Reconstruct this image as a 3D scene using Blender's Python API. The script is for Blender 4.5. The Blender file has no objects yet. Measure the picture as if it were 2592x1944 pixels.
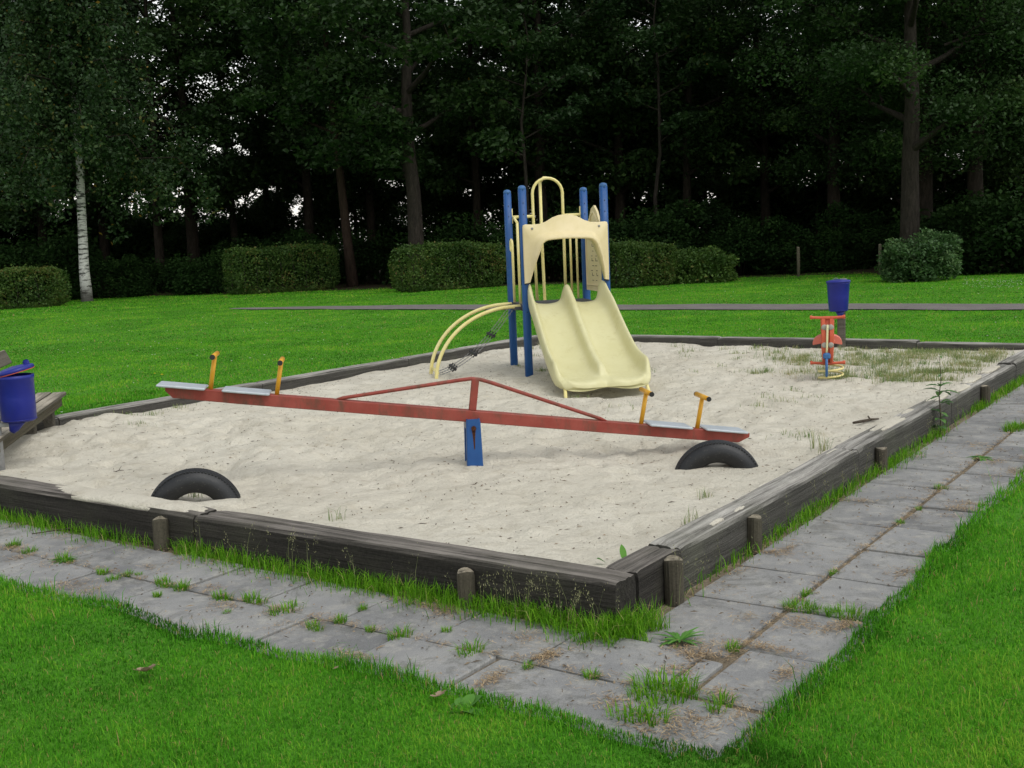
import bpy, math, random
import numpy as np
from mathutils import Vector

# ------------------------------------------------------------------ camera, sky, sun, exposure
sc = bpy.context.scene
CAM = np.array([-3.863, -2.228, 1.607])
F_PX, PITCH, ROLL, YAW = 2839.95, 0.12709, -0.04179, 0.61076      # measured from the paving joints, 2592 px wide
_fw = np.array([math.cos(YAW), math.sin(YAW), 0]); _rt = np.array([math.sin(YAW), -math.cos(YAW), 0]); _up = np.array([0, 0, 1.0])
C_D = math.cos(PITCH)*_fw - math.sin(PITCH)*_up
_u2 = math.cos(PITCH)*_up + math.sin(PITCH)*_fw
C_R = math.cos(ROLL)*_rt + math.sin(ROLL)*_u2
C_U = -math.sin(ROLL)*_rt + math.cos(ROLL)*_u2
cd = bpy.data.cameras.new('camera'); cam = bpy.data.objects.new('camera', cd); sc.collection.objects.link(cam)
cd.sensor_fit = 'HORIZONTAL'; cd.sensor_width = 36.0; cd.lens = F_PX/2592*36; cd.clip_start = 0.05; cd.clip_end = 2000
from mathutils import Matrix
cam.matrix_world = Matrix(((C_R[0], C_U[0], -C_D[0], CAM[0]), (C_R[1], C_U[1], -C_D[1], CAM[1]), (C_R[2], C_U[2], -C_D[2], CAM[2]), (0, 0, 0, 1)))
sc.camera = cam
sc.render.resolution_x, sc.render.resolution_y = 1024, 768

SUN_EL, SUN_AZ = math.radians(58), math.radians(-100)      # azimuth of the sun, measured from +X
w = bpy.data.worlds.new('World'); sc.world = w; w.use_nodes = True
nt = w.node_tree; nt.nodes.clear()
sky = nt.nodes.new('ShaderNodeTexSky'); sky.sky_type = 'NISHITA'; sky.sun_disc = False
sky.sun_elevation = SUN_EL; sky.sun_rotation = math.radians(90) - SUN_AZ; sky.air_density = 2.0; sky.dust_density = 1.0
bw = nt.nodes.new('ShaderNodeRGBToBW'); mx = nt.nodes.new('ShaderNodeMix'); mx.data_type = 'RGBA'; mx.inputs[0].default_value = 0.86
bg = nt.nodes.new('ShaderNodeBackground'); bg.inputs[1].default_value = 0.15; wo = nt.nodes.new('ShaderNodeOutputWorld')
nt.links.new(sky.outputs[0], bw.inputs[0]); nt.links.new(sky.outputs[0], mx.inputs[6]); nt.links.new(bw.outputs[0], mx.inputs[7])
nt.links.new(mx.outputs[2], bg.inputs[0]); nt.links.new(bg.outputs[0], wo.inputs[0])
sl = bpy.data.lights.new('sun', 'SUN'); sl.energy = 0.7; sl.angle = math.radians(40); sl.color = (1.0, 0.97, 0.92)
so = bpy.data.objects.new('sun', sl); sc.collection.objects.link(so)
sdir = Vector((math.cos(SUN_EL)*math.cos(SUN_AZ), math.cos(SUN_EL)*math.sin(SUN_AZ), math.sin(SUN_EL)))
so.rotation_euler = (-sdir).to_track_quat('-Z', 'Y').to_euler(); so.location = (0, 0, 30)
vs = sc.view_settings; vs.view_transform = 'Standard'; vs.look = 'None'; vs.gamma = 1; vs.exposure = 0.56; vs.use_curve_mapping = False

# ------------------------------------------------------------------ helpers
rng = np.random.default_rng(7); random.seed(7)
COL = sc.collection
K = 2592/2212                                             # pixels below are read off a 2212 px wide view
def ground_at(x, dist):
    """ground position seen at picture column x (of 2212), dist metres out along the view"""
    ray = C_D + C_R*(x*K-1296)/F_PX
    ray = ray/np.dot(ray, _fw)
    P = CAM + ray*dist
    return float(P[0]), float(P[1])
def unproj(x, y, z=0.0):
    ray = C_D + C_R*(x*K-1296)/F_PX - C_U*(y*K-972)/F_PX
    t = (z-CAM[2])/ray[2]; P = CAM + ray*t
    return float(P[0]), float(P[1])
def to_px(P):
    X = P-CAM; z = X@C_D
    return 512+F_PX/2592*1024*(X@C_R)/z, 384-F_PX/2592*1024*(X@C_U)/z, z

def hash2(i, j, s):
    h = (i.astype(np.int64)*374761393 + j.astype(np.int64)*668265263 + s*1442695041) & 0x7fffffff
    h = ((h ^ (h >> 13))*1274126177) & 0x7fffffff
    return ((h ^ (h >> 16)) & 0xffff)/65535.0
def vnoise(x, y, s=0):
    x = np.asarray(x, float); y = np.asarray(y, float)
    i = np.floor(x); j = np.floor(y); fx = x-i; fy = y-j
    fx = fx*fx*(3-2*fx); fy = fy*fy*(3-2*fy)
    a = hash2(i, j, s); b = hash2(i+1, j, s); c = hash2(i, j+1, s); d = hash2(i+1, j+1, s)
    return (a*(1-fx)+b*fx)*(1-fy)+(c*(1-fx)+d*fx)*fy-0.5
def fbm(x, y, s=0, o=4):
    t = 0; a = 1.0
    for k in range(o):
        t = t+a*vnoise(x*2**k, y*2**k, s+k*17); a *= 0.5
    return t

def tagit(o, label=None, cat=None, group=None, kind=None):
    if label: o['label'] = label
    if cat: o['category'] = cat
    if group: o['group'] = group
    if kind: o['kind'] = kind
    return o
def thing(name, label, cat, loc=(0, 0, 0), rz=0.0, group=None):
    o = bpy.data.objects.new(name, None); o.empty_display_size = 0.1; COL.objects.link(o)
    o.location = loc; o.rotation_euler = (0, 0, rz)
    return tagit(o, label, cat, group)
def obj(name, me, parent=None):
    o = bpy.data.objects.new(name, me); COL.objects.link(o)
    if parent is not None: o.parent = parent
    return o
def np_mesh(name, V, Fa, mat, tint=None, smooth=False):
    """V (n,3); Fa (m,k) with one k"""
    V = np.ascontiguousarray(V, np.float32); Fa = np.ascontiguousarray(Fa, np.int32); m, k = Fa.shape
    me = bpy.data.meshes.new(name)
    me.vertices.add(len(V)); me.vertices.foreach_set('co', V.ravel())
    me.loops.add(m*k); me.loops.foreach_set('vertex_index', Fa.ravel())
    me.polygons.add(m); me.polygons.foreach_set('loop_start', np.arange(0, m*k, k, dtype=np.int32))
    if smooth: me.polygons.foreach_set('use_smooth', np.ones(m, bool))
    if tint is not None:
        at = me.attributes.new('tint', 'FLOAT', 'POINT'); at.data.foreach_set('value', np.ascontiguousarray(tint, np.float32))
    me.update(calc_edges=True); me.materials.append(mat)
    return me

class MB:
    def __init__(s): s.v = []; s.f = []; s.sm = []
    def add(s, V, F, smooth=False):
        b = len(s.v); s.v += [tuple(map(float, p)) for p in V]; s.f += [tuple(i+b for i in f) for f in F]; s.sm += [smooth]*len(F)
        return s
    def box(s, c, size, rz=0.0, rot=None, bev=0.0):
        hx, hy, hz = [q/2 for q in size]; bv = min(bev, hx*.9, hy*.9, hz*.9)
        V = []; F = []
        if bv <= 0:
            P = [(x, y, z) for z in (-hz, hz) for x, y in ((-hx, -hy), (hx, -hy), (hx, hy), (-hx, hy))]
            F = [(3, 2, 1, 0), (4, 5, 6, 7), (0, 1, 5, 4), (1, 2, 6, 5), (2, 3, 7, 6), (3, 0, 4, 7)]
        else:
            def ring(ix, iy, z):
                o = []
                for sx, sy in ((-1, -1), (1, -1), (1, 1), (-1, 1)):
                    a = (sx*ix, sy*(iy-bv), z); b = (sx*(ix-bv), sy*iy, z)
                    o += [a, b] if sx*sy > 0 else [b, a]
                return o
            P = ring(hx-bv, hy-bv, -hz)+ring(hx, hy, -hz+bv)+ring(hx, hy, hz-bv)+ring(hx-bv, hy-bv, hz)
            F = [tuple(range(7, -1, -1)), tuple(range(24, 32))]
            for L in range(3):
                for i in range(8):
                    j = (i+1) % 8; F.append((L*8+i, L*8+j, L*8+8+j, L*8+8+i))
        M = Matrix.Rotation(rz, 3, 'Z') if rot is None else rot
        for p in P:
            q = M @ Vector(p); V.append((q.x+c[0], q.y+c[1], q.z+c[2]))
        return s.add(V, F)
    def tube(s, pts, r, n=8, cap=True, closed=False, smooth=True, flat=1.0, start=0.0):
        pts = [Vector(p) for p in pts]; m = len(pts); rs = list(r) if hasattr(r, '__len__') else [r]*m
        V = []; F = []; up = None
        for i, p in enumerate(pts):
            a = pts[i-1] if (i or closed) else p; b = pts[(i+1) % m] if (i < m-1 or closed) else p
            t = (b-a).normalized()
            if up is None:
                up = Vector((0, 0, 1)) if abs(t.z) < .9 else Vector((1, 0, 0))
            up = (up - t*up.dot(t)).normalized(); sd = t.cross(up)
            for k in range(n):
                an = start+2*math.pi*k/n
                V.append(p+sd*(math.cos(an)*rs[i])+up*(math.sin(an)*rs[i]*flat))
        for i in range(m if closed else m-1):
            j = (i+1) % m
            for k in range(n):
                l = (k+1) % n; F.append((i*n+k, i*n+l, j*n+l, j*n+k))
        b0 = len(s.v); s.add(V, F, smooth)
        if cap and not closed:
            s.f += [tuple(b0+k for k in range(n-1, -1, -1)), tuple(b0+(m-1)*n+k for k in range(n))]; s.sm += [False, False]
        return s
    def lathe(s, prof, n=20, c=(0, 0, 0), rot=None, smooth=True, cap=(True, True)):
        V = []; F = []; m = len(prof)
        for r, z in prof:
            for k in range(n):
                a = 2*math.pi*k/n; q = Vector((r*math.cos(a), r*math.sin(a), z))
                if rot is not None: q = rot @ q
                V.append((q.x+c[0], q.y+c[1], q.z+c[2]))
        for i in range(m-1):
            for k in range(n):
                l = (k+1) % n; F.append((i*n+k, i*n+l, (i+1)*n+l, (i+1)*n+k))
        b0 = len(s.v); s.add(V, F, smooth)
        if cap[0]: s.f.append(tuple(b0+k for k in range(n-1, -1, -1))); s.sm.append(False)
        if cap[1]: s.f.append(tuple(b0+(m-1)*n+k for k in range(n))); s.sm.append(False)
        return s
    def loft(s, rings, closed=True, cap=True, smooth=True):
        n = len(rings[0]); V = [p for R in rings for p in R]; F = []
        for i in range(len(rings)-1):
            for k in range(n if closed else n-1):
                l = (k+1) % n; F.append((i*n+k, i*n+l, (i+1)*n+l, (i+1)*n+k))
        b0 = len(s.v); s.add(V, F, smooth)
        if cap and closed:
            s.f += [tuple(b0+k for k in range(n-1, -1, -1)), tuple(b0+(len(rings)-1)*n+k for k in range(n))]; s.sm += [False, False]
        return s
    def mesh(s, name, mat):
        me = bpy.data.meshes.new(name); me.from_pydata(s.v, [], s.f); me.polygons.foreach_set('use_smooth', s.sm)
        me.update(); me.materials.append(mat); return me
    def build(s, name, mat, parent=None): return obj(name, s.mesh(name, mat), parent)

# ------------------------------------------------------------------ materials
class NT:
    def __init__(s, name):
        s.m = bpy.data.materials.new(name); s.m.use_nodes = True; s.t = s.m.node_tree; s.n = s.t.nodes; s.n.clear()
        s.out = s.n.new('ShaderNodeOutputMaterial')
    def new(s, ty, **kw):
        n = s.n.new(ty)
        for k, v in kw.items():
            if k.startswith('i_'): n.inputs[k[2:].replace('_', ' ')].default_value = v
            else: setattr(n, k, v)
        return n
    def ln(s, a, b): s.t.links.new(a, b)
    def coord(s, kind='Object', scale=(1, 1, 1), world=False):
        if world:
            g = s.new('ShaderNodeNewGeometry').outputs['Position']
        else:
            g = s.new('ShaderNodeTexCoord').outputs[kind]
        mp = s.new('ShaderNodeMapping'); mp.inputs['Scale'].default_value = scale; s.ln(g, mp.inputs[0]); return mp.outputs[0]
    def noise(s, vec, scale, detail=5, rough=.6, dist=0.0):
        n = s.new('ShaderNodeTexNoise'); n.inputs['Scale'].default_value = scale; n.inputs['Detail'].default_value = detail
        n.inputs['Roughness'].default_value = rough; n.inputs['Distortion'].default_value = dist; s.ln(vec, n.inputs['Vector']); return n.outputs[0]
    def ramp(s, fac, stops):
        r = s.new('ShaderNodeValToRGB'); e = r.color_ramp.elements
        while len(e) < len(stops): e.new(0.5)
        for el, (p, c) in zip(e, stops):
            el.position = p; el.color = (c[0], c[1], c[2], 1) if hasattr(c, '__len__') else (c, c, c, 1)
        s.ln(fac, r.inputs[0]); return r.outputs[0]
    def mix(s, fac, a, b, mode='MIX'):
        m = s.new('ShaderNodeMix', data_type='RGBA', blend_type=mode)
        for i, v in ((0, fac), (6, a), (7, b)):
            if hasattr(v, 'links'): s.ln(v, m.inputs[i])
            elif hasattr(v, '__len__'): m.inputs[i].default_value = (*v[:3], 1)
            else: m.inputs[i].default_value = v
        return m.outputs[2]
    def math(s, op, a, b=0.0):
        m = s.new('ShaderNodeMath', operation=op)
        for i, v in ((0, a), (1, b)):
            if hasattr(v, 'links'): s.ln(v, m.inputs[i])
            else: m.inputs[i].default_value = v
        return m.outputs[0]
    def bump(s, h, strength=.4, dist=.01, normal=None):
        b = s.new('ShaderNodeBump'); b.inputs['Strength'].default_value = strength; b.inputs['Distance'].default_value = dist
        s.ln(h, b.inputs['Height'])
        if normal is not None: s.ln(normal, b.inputs['Normal'])
        return b.outputs[0]
    def pbr(s, col, rough=.7, normal=None, metallic=0.0, spec=.3):
        p = s.new('ShaderNodeBsdfPrincipled')
        if hasattr(col, 'links'): s.ln(col, p.inputs['Base Color'])
        else: p.inputs['Base Color'].default_value = (*col[:3], 1)
        if hasattr(rough, 'links'): s.ln(rough, p.inputs['Roughness'])
        else: p.inputs['Roughness'].default_value = rough
        p.inputs['Metallic'].default_value = metallic; p.inputs['Specular IOR Level'].default_value = spec
        if normal is not None: s.ln(normal, p.inputs['Normal'])
        s.ln(p.outputs[0], s.out.inputs[0]); return s.m
    def rnd(s): return s.new('ShaderNodeObjectInfo').outputs['Random']

def paint(name, c, worn=None, rough=.45, scale=9, amount=.45, dirt=(.09, .08, .06), spec=.4, dirt_lo=.58):
    """painted or moulded surface with faded patches and grime of its own shape"""
    t = NT(name); v = t.coord('Object')
    a = t.noise(v, scale, 6, .65); b = t.noise(v, scale*6, 4, .6)
    worn = worn or tuple(min(1, q*1.35+.02) for q in c)
    col = t.mix(t.ramp(a, [(.35, 0), (.75, 1)]), c, worn)
    d = t.noise(t.coord('Object', (1, 1, .35)), scale*1.7, 8, .75)
    col = t.mix(t.math('MULTIPLY', t.ramp(d, [(dirt_lo, 0), (dirt_lo+.2, 1)]), amount), col, dirt)
    return t.pbr(col, t.ramp(b, [(.3, rough-.1), (.8, rough+.2)]), t.bump(b, .12, .004), 0, spec)

def leaf_mat(name, stops, trans=.3, rough=.55, varied=.35, spec=.25):
    t = NT(name); at = t.new('ShaderNodeAttribute', attribute_name='tint')
    col = t.ramp(at.outputs['Fac'], stops)
    hv = t.new('ShaderNodeHueSaturation'); t.ln(col, hv.inputs['Color'])
    t.ln(t.math('ADD', t.math('MULTIPLY', t.rnd(), varied), 1-varied/2), hv.inputs['Value'])
    p = t.new('ShaderNodeBsdfPrincipled'); t.ln(hv.outputs[0], p.inputs['Base Color']); p.inputs['Roughness'].default_value = rough; p.inputs['Specular IOR Level'].default_value = spec
    tr = t.new('ShaderNodeBsdfTranslucent'); t.ln(hv.outputs[0], tr.inputs[0])
    m = t.new('ShaderNodeMixShader'); m.inputs[0].default_value = trans
    t.ln(p.outputs[0], m.inputs[1]); t.ln(tr.outputs[0], m.inputs[2]); t.ln(m.outputs[0], t.out.inputs[0])
    return t.m

def make_sand():
    t = NT('sand'); v = t.coord(world=True)
    big = t.noise(v, .9, 5, .6); mid = t.noise(v, 7, 6, .65); fine = t.noise(v, 160, 3, .6); grit = t.noise(v, 60, 4, .7)
    c = t.ramp(big, [(.3, (.57, .53, .43)), (.5, (.65, .61, .505)), (.72, (.705, .67, .565))])
    c = t.mix(t.math('MULTIPLY', t.ramp(mid, [(.50, 0), (.68, 1)]), .5), c, (.43, .385, .29))
    c = t.mix(t.math('MULTIPLY', t.ramp(t.noise(v, 2.6, 8, .75, .5), [(.55, 0), (.68, 1)]), .5), c, (.37, .325, .235))
    c = t.mix(t.math('MULTIPLY', t.ramp(grit, [(.63, 0), (.74, 1)]), .5), c, (.26, .21, .15))
    c = t.mix(.25, c, t.ramp(fine, [(.3, (.36, .32, .25)), (.7, (.78, .73, .62))]))
    n1 = t.bump(mid, .85, .065); n2 = t.bump(grit, .7, .018, n1); n3 = t.bump(fine, .3, .004, n2)
    return t.pbr(c, .95, n3, 0, .1)
def make_lawn():
    t = NT('lawn'); v = t.coord(world=True)
    big = t.noise(v, .35, 6, .6); mid = t.noise(v, 3.0, 6, .7); fine = t.noise(v, 45, 4, .7)
    c = t.ramp(big, [(.3, (.045, .18, .008)), (.52, (.07, .26, .011)), (.75, (.11, .33, .018))])
    c = t.mix(t.math('MULTIPLY', t.ramp(mid, [(.45, 0), (.75, 1)]), .5), c, (.11, .30, .025))
    c = t.mix(.6, c, t.ramp(fine, [(.3, (.03, .11, .006)), (.7, (.13, .34, .03))]))
    return t.pbr(c, .8, t.bump(fine, .8, .03, t.bump(mid, .4, .08)), 0, .15)
def make_soil(name, a, b, c3, sc_=14):
    t = NT(name); v = t.coord(world=True)
    n = t.noise(v, sc_, 8, .75); f = t.noise(v, 120, 4, .7)
    c = t.ramp(n, [(.3, a), (.5, b), (.7, c3)])
    c = t.mix(.35, c, t.ramp(f, [(.3, tuple(q*.4 for q in a)), (.7, tuple(q*1.3 for q in c3))]))
    return t.pbr(c, .95, t.bump(f, .7, .012, t.bump(n, .6, .02)), 0, .1)
def make_slab():
    t = NT('concrete_slab'); v = t.coord(world=True)
    r = t.rnd(); big = t.noise(v, 1.7, 6, .65); mid = t.noise(v, 9, 7, .7); fine = t.noise(v, 210, 3, .6)
    c = t.ramp(r, [(0, (.150, .150, .148)), (.5, (.200, .200, .196)), (1, (.265, .264, .256))])
    c = t.mix(t.math('MULTIPLY', t.ramp(big, [(.42, 0), (.60, 1)]), .75), c, (.345, .34, .32))
    c = t.mix(t.math('MULTIPLY', t.ramp(mid, [(.50, 0), (.66, 1)]), .6), c, (.44, .42, .36))
    st = t.noise(t.coord(world=True, scale=(1, 1, 1)), 3.3, 8, .8, .6)
    c = t.mix(t.math('MULTIPLY', t.ramp(st, [(.52, 0), (.62, 1)]), .65), c, (.105, .105, .088))
    nd = t.noise(v, 26, 6, .8)
    c = t.mix(t.math('MULTIPLY', t.ramp(nd, [(.56, 0), (.66, 1)]), t.ramp(t.noise(v, 2.1, 5, .6), [(.48, .05), (.62, .85)])), c, (.33, .245, .15))
    c = t.mix(.28, c, t.ramp(fine, [(.3, .05), (.7, .38)]))
    return t.pbr(c, .9, t.bump(fine, .35, .003, t.bump(mid, .3, .008)), 0, .2)
def make_wood(name, dark, mid, light, moss=(.09, .10, .05), k=1.0, vert=False, sv=1.0):
    t = NT(name); v = t.coord('Object', (34*k, 34*k, 1.2*k) if vert else (1.2*k, 34*k, 34*k)); ri = t.rnd()
    off = t.new('ShaderNodeVectorMath', operation='ADD'); t.ln(v, off.inputs[0])
    cmb = t.new('ShaderNodeCombineXYZ'); t.ln(t.math('MULTIPLY', ri, 37), cmb.inputs[0]); t.ln(t.math('MULTIPLY', ri, 91), cmb.inputs[1]); t.ln(cmb.outputs[0], off.inputs[1])
    g = t.noise(off.outputs[0], 1.0, 6, .7, .4); b = t.noise(t.coord(world=True), 2.2, 6, .65); f = t.noise(t.coord(world=True), 90, 3, .6)
    c = t.ramp(g, [(.28, dark), (.5, mid), (.74, light)])
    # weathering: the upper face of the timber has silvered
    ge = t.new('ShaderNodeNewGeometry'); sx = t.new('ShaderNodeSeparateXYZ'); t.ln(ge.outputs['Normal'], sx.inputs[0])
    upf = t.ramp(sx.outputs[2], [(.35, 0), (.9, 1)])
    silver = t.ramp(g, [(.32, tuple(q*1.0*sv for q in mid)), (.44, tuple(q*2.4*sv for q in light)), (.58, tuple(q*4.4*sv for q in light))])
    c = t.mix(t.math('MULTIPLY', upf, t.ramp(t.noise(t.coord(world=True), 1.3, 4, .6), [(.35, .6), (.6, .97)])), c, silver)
    c = t.mix(t.math('MULTIPLY', t.ramp(b, [(.48, 0), (.7, 1)]), .45), c, moss)
    c = t.mix(.2, c, t.ramp(f, [(.3, tuple(q*.5 for q in dark)), (.7, tuple(q*1.6 for q in light))]))
    return t.pbr(c, .85, t.bump(g, 1.0, .022, t.bump(f, .25, .004)), 0, .2)
def make_bark(name, a, b, c3, sc_=6):
    t = NT(name); v = t.coord('Object', (sc_, sc_, sc_*.25)); n = t.noise(v, 2.0, 7, .7, .8)
    return t.pbr(t.ramp(n, [(.3, a), (.5, b), (.72, c3)]), .9, t.bump(n, .9, .04), 0, .15)
def make_birch():
    t = NT('birch_bark'); v = t.coord('Object', (3.0, 3.0, 8.0)); n = t.noise(v, 1.5, 6, .75, .6)
    v2 = t.coord('Object', (2.6, 2.6, 15.0)); m = t.noise(v2, 1.0, 4, .6, .3)
    z = t.new('ShaderNodeSeparateXYZ'); t.ln(t.new('ShaderNodeTexCoord').outputs['Object'], z.inputs[0])
    c = t.ramp(n, [(.34, (.03, .028, .025)), (.43, (.48, .47, .44)), (.7, (.68, .67, .64))])
    c = t.mix(t.ramp(m, [(.53, 0), (.58, .9)]), c, (.03, .028, .026))
    c = t.mix(t.ramp(t.math('ADD', t.math('MULTIPLY', z.outputs[2], -.9), t.math('MULTIPLY', n, 1.6)), [(.1, 0), (.6, .9)]), c, (.04, .036, .03))
    return t.pbr(c, .8, t.bump(n, .5, .02), 0, .2)

M = {}
M['sand'] = make_sand(); M['lawn'] = make_lawn(); M['slab'] = make_slab()
M['bed'] = make_soil('path_bed', (.09, .075, .055), (.20, .16, .11), (.36, .30, .215))
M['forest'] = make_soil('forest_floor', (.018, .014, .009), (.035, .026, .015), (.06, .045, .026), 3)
M['asphalt'] = make_soil('asphalt', (.13, .12, .112), (.175, .163, .152), (.23, .212, .195), 2)
M['sleeper'] = make_wood('creosoted_sleeper', (.012, .011, .010), (.028, .025, .022), (.062, .056, .049), (.075, .075, .05), 1.0, False, 1.25)
M['sleeper2'] = make_wood('weathered_sleeper', (.022, .021, .018), (.055, .052, .046), (.105, .10, .09), (.13, .135, .095), 1.0, False, 1.35)
M['stake'] = make_wood('stake_wood', (.045, .038, .026), (.095, .083, .058), (.16, .14, .10), (.08, .085, .05))
M['stakez'] = make_wood('stake_end_grain_wood', (.03, .026, .019), (.075, .066, .048), (.12, .105, .078), (.07, .072, .045), 1.0, True)
M['bench'] = make_wood('bench_wood', (.05, .045, .035), (.11, .10, .08), (.14, .125, .10), (.09, .09, .065), .7)
M['cream'] = paint('cream_plastic', (.58, .545, .29), (.63, .60, .345), .38, 4, .38, (.36, .30, .10), .45, .54)
M['hood'] = paint('faded_hood_plastic', (.66, .555, .30), (.75, .635, .40), .5, 4, .3, (.40, .28, .12), .35, .58)
M['yellow'] = paint('pale_yellow_tube_paint', (.74, .64, .24), (.80, .72, .36), .38, 8, .25)
M['blue'] = paint('blue_post_paint', (.010, .066, .225), (.014, .088, .27), .42, 7, .4, (.03, .05, .08))
M['binblue'] = paint('dark_blue_bin_enamel', (.008, .014, .19), (.012, .022, .23), .4, 6, .25, (.03, .03, .07))
M['red'] = paint('weathered_red_paint', (.235, .038, .026), (.32, .072, .052), .5, 6, .8, (.07, .055, .032), .35, .49)
M['orange'] = paint('orange_handle_paint', (.60, .29, .012), (.68, .36, .03), .42, 10, .4)
M['redplastic'] = paint('red_orange_plastic', (.50, .075, .028), (.60, .13, .065), .45, 8, .25)
M['salmon'] = paint('faded_red_seat', (.62, .17, .12), (.70, .24, .17), .5, 8, .2)
M['riderblue'] = paint('rider_blue', (.03, .10, .26), (.05, .16, .36), .45, 10, .2)
M['alu'] = paint('grey_seat_plate', (.40, .44, .47), (.50, .54, .57), .38, 9, .4, (.17, .18, .17), .5)
M['black'] = paint('black_plastic', (.012, .012, .013), (.03, .03, .03), .5, 9, .3, (.06, .055, .05))
M['deckgrey'] = paint('grey_deck_rubber', (.055, .055, .058), (.09, .09, .09), .8, 6, .5, (.22, .19, .14))
M['steel'] = paint('dull_steel', (.20, .20, .20), (.30, .30, .29), .45, 30, .5, (.10, .08, .06), .5)
M['lamp'] = paint('grey_round_plate', (.27, .25, .21), (.38, .36, .32), .5, 20, .4)
M['rust'] = make_soil('rust', (.05, .02, .012), (.09, .035, .018), (.14, .06, .03), 60)
def make_rubber():
    t = NT('tyre_rubber'); v = t.coord('Object'); n = t.noise(v, 9, 6, .7); f = t.noise(v, 90, 4, .7)
    c = t.ramp(n, [(.3, (.004, .0045, .0055)), (.6, (.009, .010, .0115)), (.8, (.024, .024, .023))])
    c = t.mix(t.ramp(f, [(.6, 0), (.72, .4)]), c, (.2, .18, .14))
    return t.pbr(c, t.ramp(n, [(.3, .32), (.7, .6)]), t.bump(f, .3, .004), 0, .5)
M['rubber'] = make_rubber()
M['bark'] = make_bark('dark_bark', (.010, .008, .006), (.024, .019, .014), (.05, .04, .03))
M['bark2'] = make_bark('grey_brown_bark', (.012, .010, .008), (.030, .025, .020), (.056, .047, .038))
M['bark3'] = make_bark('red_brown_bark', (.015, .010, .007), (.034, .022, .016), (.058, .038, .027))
M['birch'] = make_birch()
M['leaf'] = leaf_mat('oak_leaves', [(0, (.018, .042, .012)), (.5, (.034, .074, .019)), (.85, (.055, .105, .024)), (1, (.085, .125, .03))])
M['birchleaf'] = leaf_mat('birch_leaves', [(0, (.016, .040, .012)), (.6, (.032, .070, .020)), (.93, (.055, .095, .026)), (1, (.22, .14, .02))], varied=0)
M['hedge'] = leaf_mat('hedge_leaves', [(0, (.028, .064, .012)), (.5, (.060, .118, .022)), (.85, (.105, .17, .032)), (1, (.16, .12, .035))], varied=.25)
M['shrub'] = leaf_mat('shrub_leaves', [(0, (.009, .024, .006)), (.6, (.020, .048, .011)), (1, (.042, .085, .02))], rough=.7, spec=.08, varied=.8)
M['bushleaf'] = leaf_mat('laurel_leaves', [(0, (.03, .075, .022)), (.6, (.07, .145, .045)), (1, (.15, .23, .08))], rough=.5, spec=.25)
M['grass'] = leaf_mat('grass_blades', [(0, (.034, .135, .008)), (.35, (.086, .325, .018)), (.75, (.165, .445, .028)), (.97, (.31, .49, .05)), (1, (.40, .31, .12))], trans=.42, rough=.7, varied=0, spec=.06)
M['fringe'] = leaf_mat('fresh_grass_blades', [(0, (.05, .16, .005)), (.5, (.12, .33, .012)), (.9, (.22, .44, .025)), (1, (.46, .40, .17))], trans=.4, varied=0, spec=.15)
M['seed'] = leaf_mat('grass_seed_heads', [(0, (.16, .20, .07)), (1, (.36, .34, .19))], varied=0)
M['dryweed'] = leaf_mat('dry_sand_weeds', [(0, (.10, .20, .05)), (.5, (.25, .30, .11)), (1, (.46, .40, .21))], varied=0)
M['oakleaf'] = leaf_mat('young_oak_leaves', [(0, (.04, .12, .03)), (1, (.13, .27, .07))], varied=0)
M['rosette'] = leaf_mat('rosette_leaves', [(0, (.05, .16, .02)), (1, (.13, .32, .05))], varied=0)
M['deadleaf'] = leaf_mat('dead_leaf', [(0, (.26, .18, .12)), (1, (.44, .32, .22))], varied=0)
M['litter'] = leaf_mat('sand_debris', [(0, (.05, .037, .025)), (.6, (.16, .12, .075)), (1, (.34, .25, .15))], trans=0, varied=0)
M['straw'] = leaf_mat('dry_needles', [(0, (.10, .075, .05)), (.5, (.30, .20, .105)), (1, (.50, .38, .22))], trans=0, varied=0)
M['daisy'] = leaf_mat('white_daisies', [(0, (.7, .7, .66)), (1, (.85, .85, .8))], trans=.1, varied=0)
M['dandelion'] = leaf_mat('yellow_flower', [(0, (.75, .50, .01)), (1, (.85, .62, .02))], trans=.1, varied=0)
M['twig'] = make_bark('twig_bark', (.045, .035, .026), (.10, .08, .06), (.17, .14, .11), 20)

# ------------------------------------------------------------------ the ground, lawns and paths
BX, BY = 10.2, 7.05               # sandbox, outer size; corner of the timber edging at the origin
def lawn_edge(t): return -0.85+.07*fbm(t*1.9+50, t*0+3, 5, 5)
def is_lawn(x, y):
    near = (x < lawn_edge(y)) | (y < lawn_edge(x+31))
    back = ((x > BX+.02) | (y > BY+.02)) & (y > -.02) & (x > -.02)
    side = (y > BY+.02)
    asp = (x > 17.4) & (x < 19.05) & (y < 21.5)
    return (near & ~((x < -30))) | ((back | (side & (x > -.85))) & ~asp)
def lawn_z(x, y): return .021+.014*fbm(x*.9, y*.9, 11, 3)

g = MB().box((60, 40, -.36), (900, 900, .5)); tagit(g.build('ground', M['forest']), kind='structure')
def grid_sheet(xs, ys, zf, keep=None):
    X, Y = np.meshgrid(xs, ys, indexing='ij'); Z = zf(X, Y); V = np.stack([X.ravel(), Y.ravel(), Z.ravel()], 1)
    nx, ny = len(xs), len(ys); i, j = np.meshgrid(np.arange(nx-1), np.arange(ny-1), indexing='ij')
    Fa = np.stack([i*ny+j, (i+1)*ny+j, (i+1)*ny+j+1, i*ny+j+1], -1)
    if keep is not None:
        cx = (xs[:-1]+xs[1:])/2; cy = (ys[:-1]+ys[1:])/2; kk = keep(*np.meshgrid(cx, cy, indexing='ij')); Fa = Fa[kk]
    return V, Fa.reshape(-1, 4)
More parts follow.
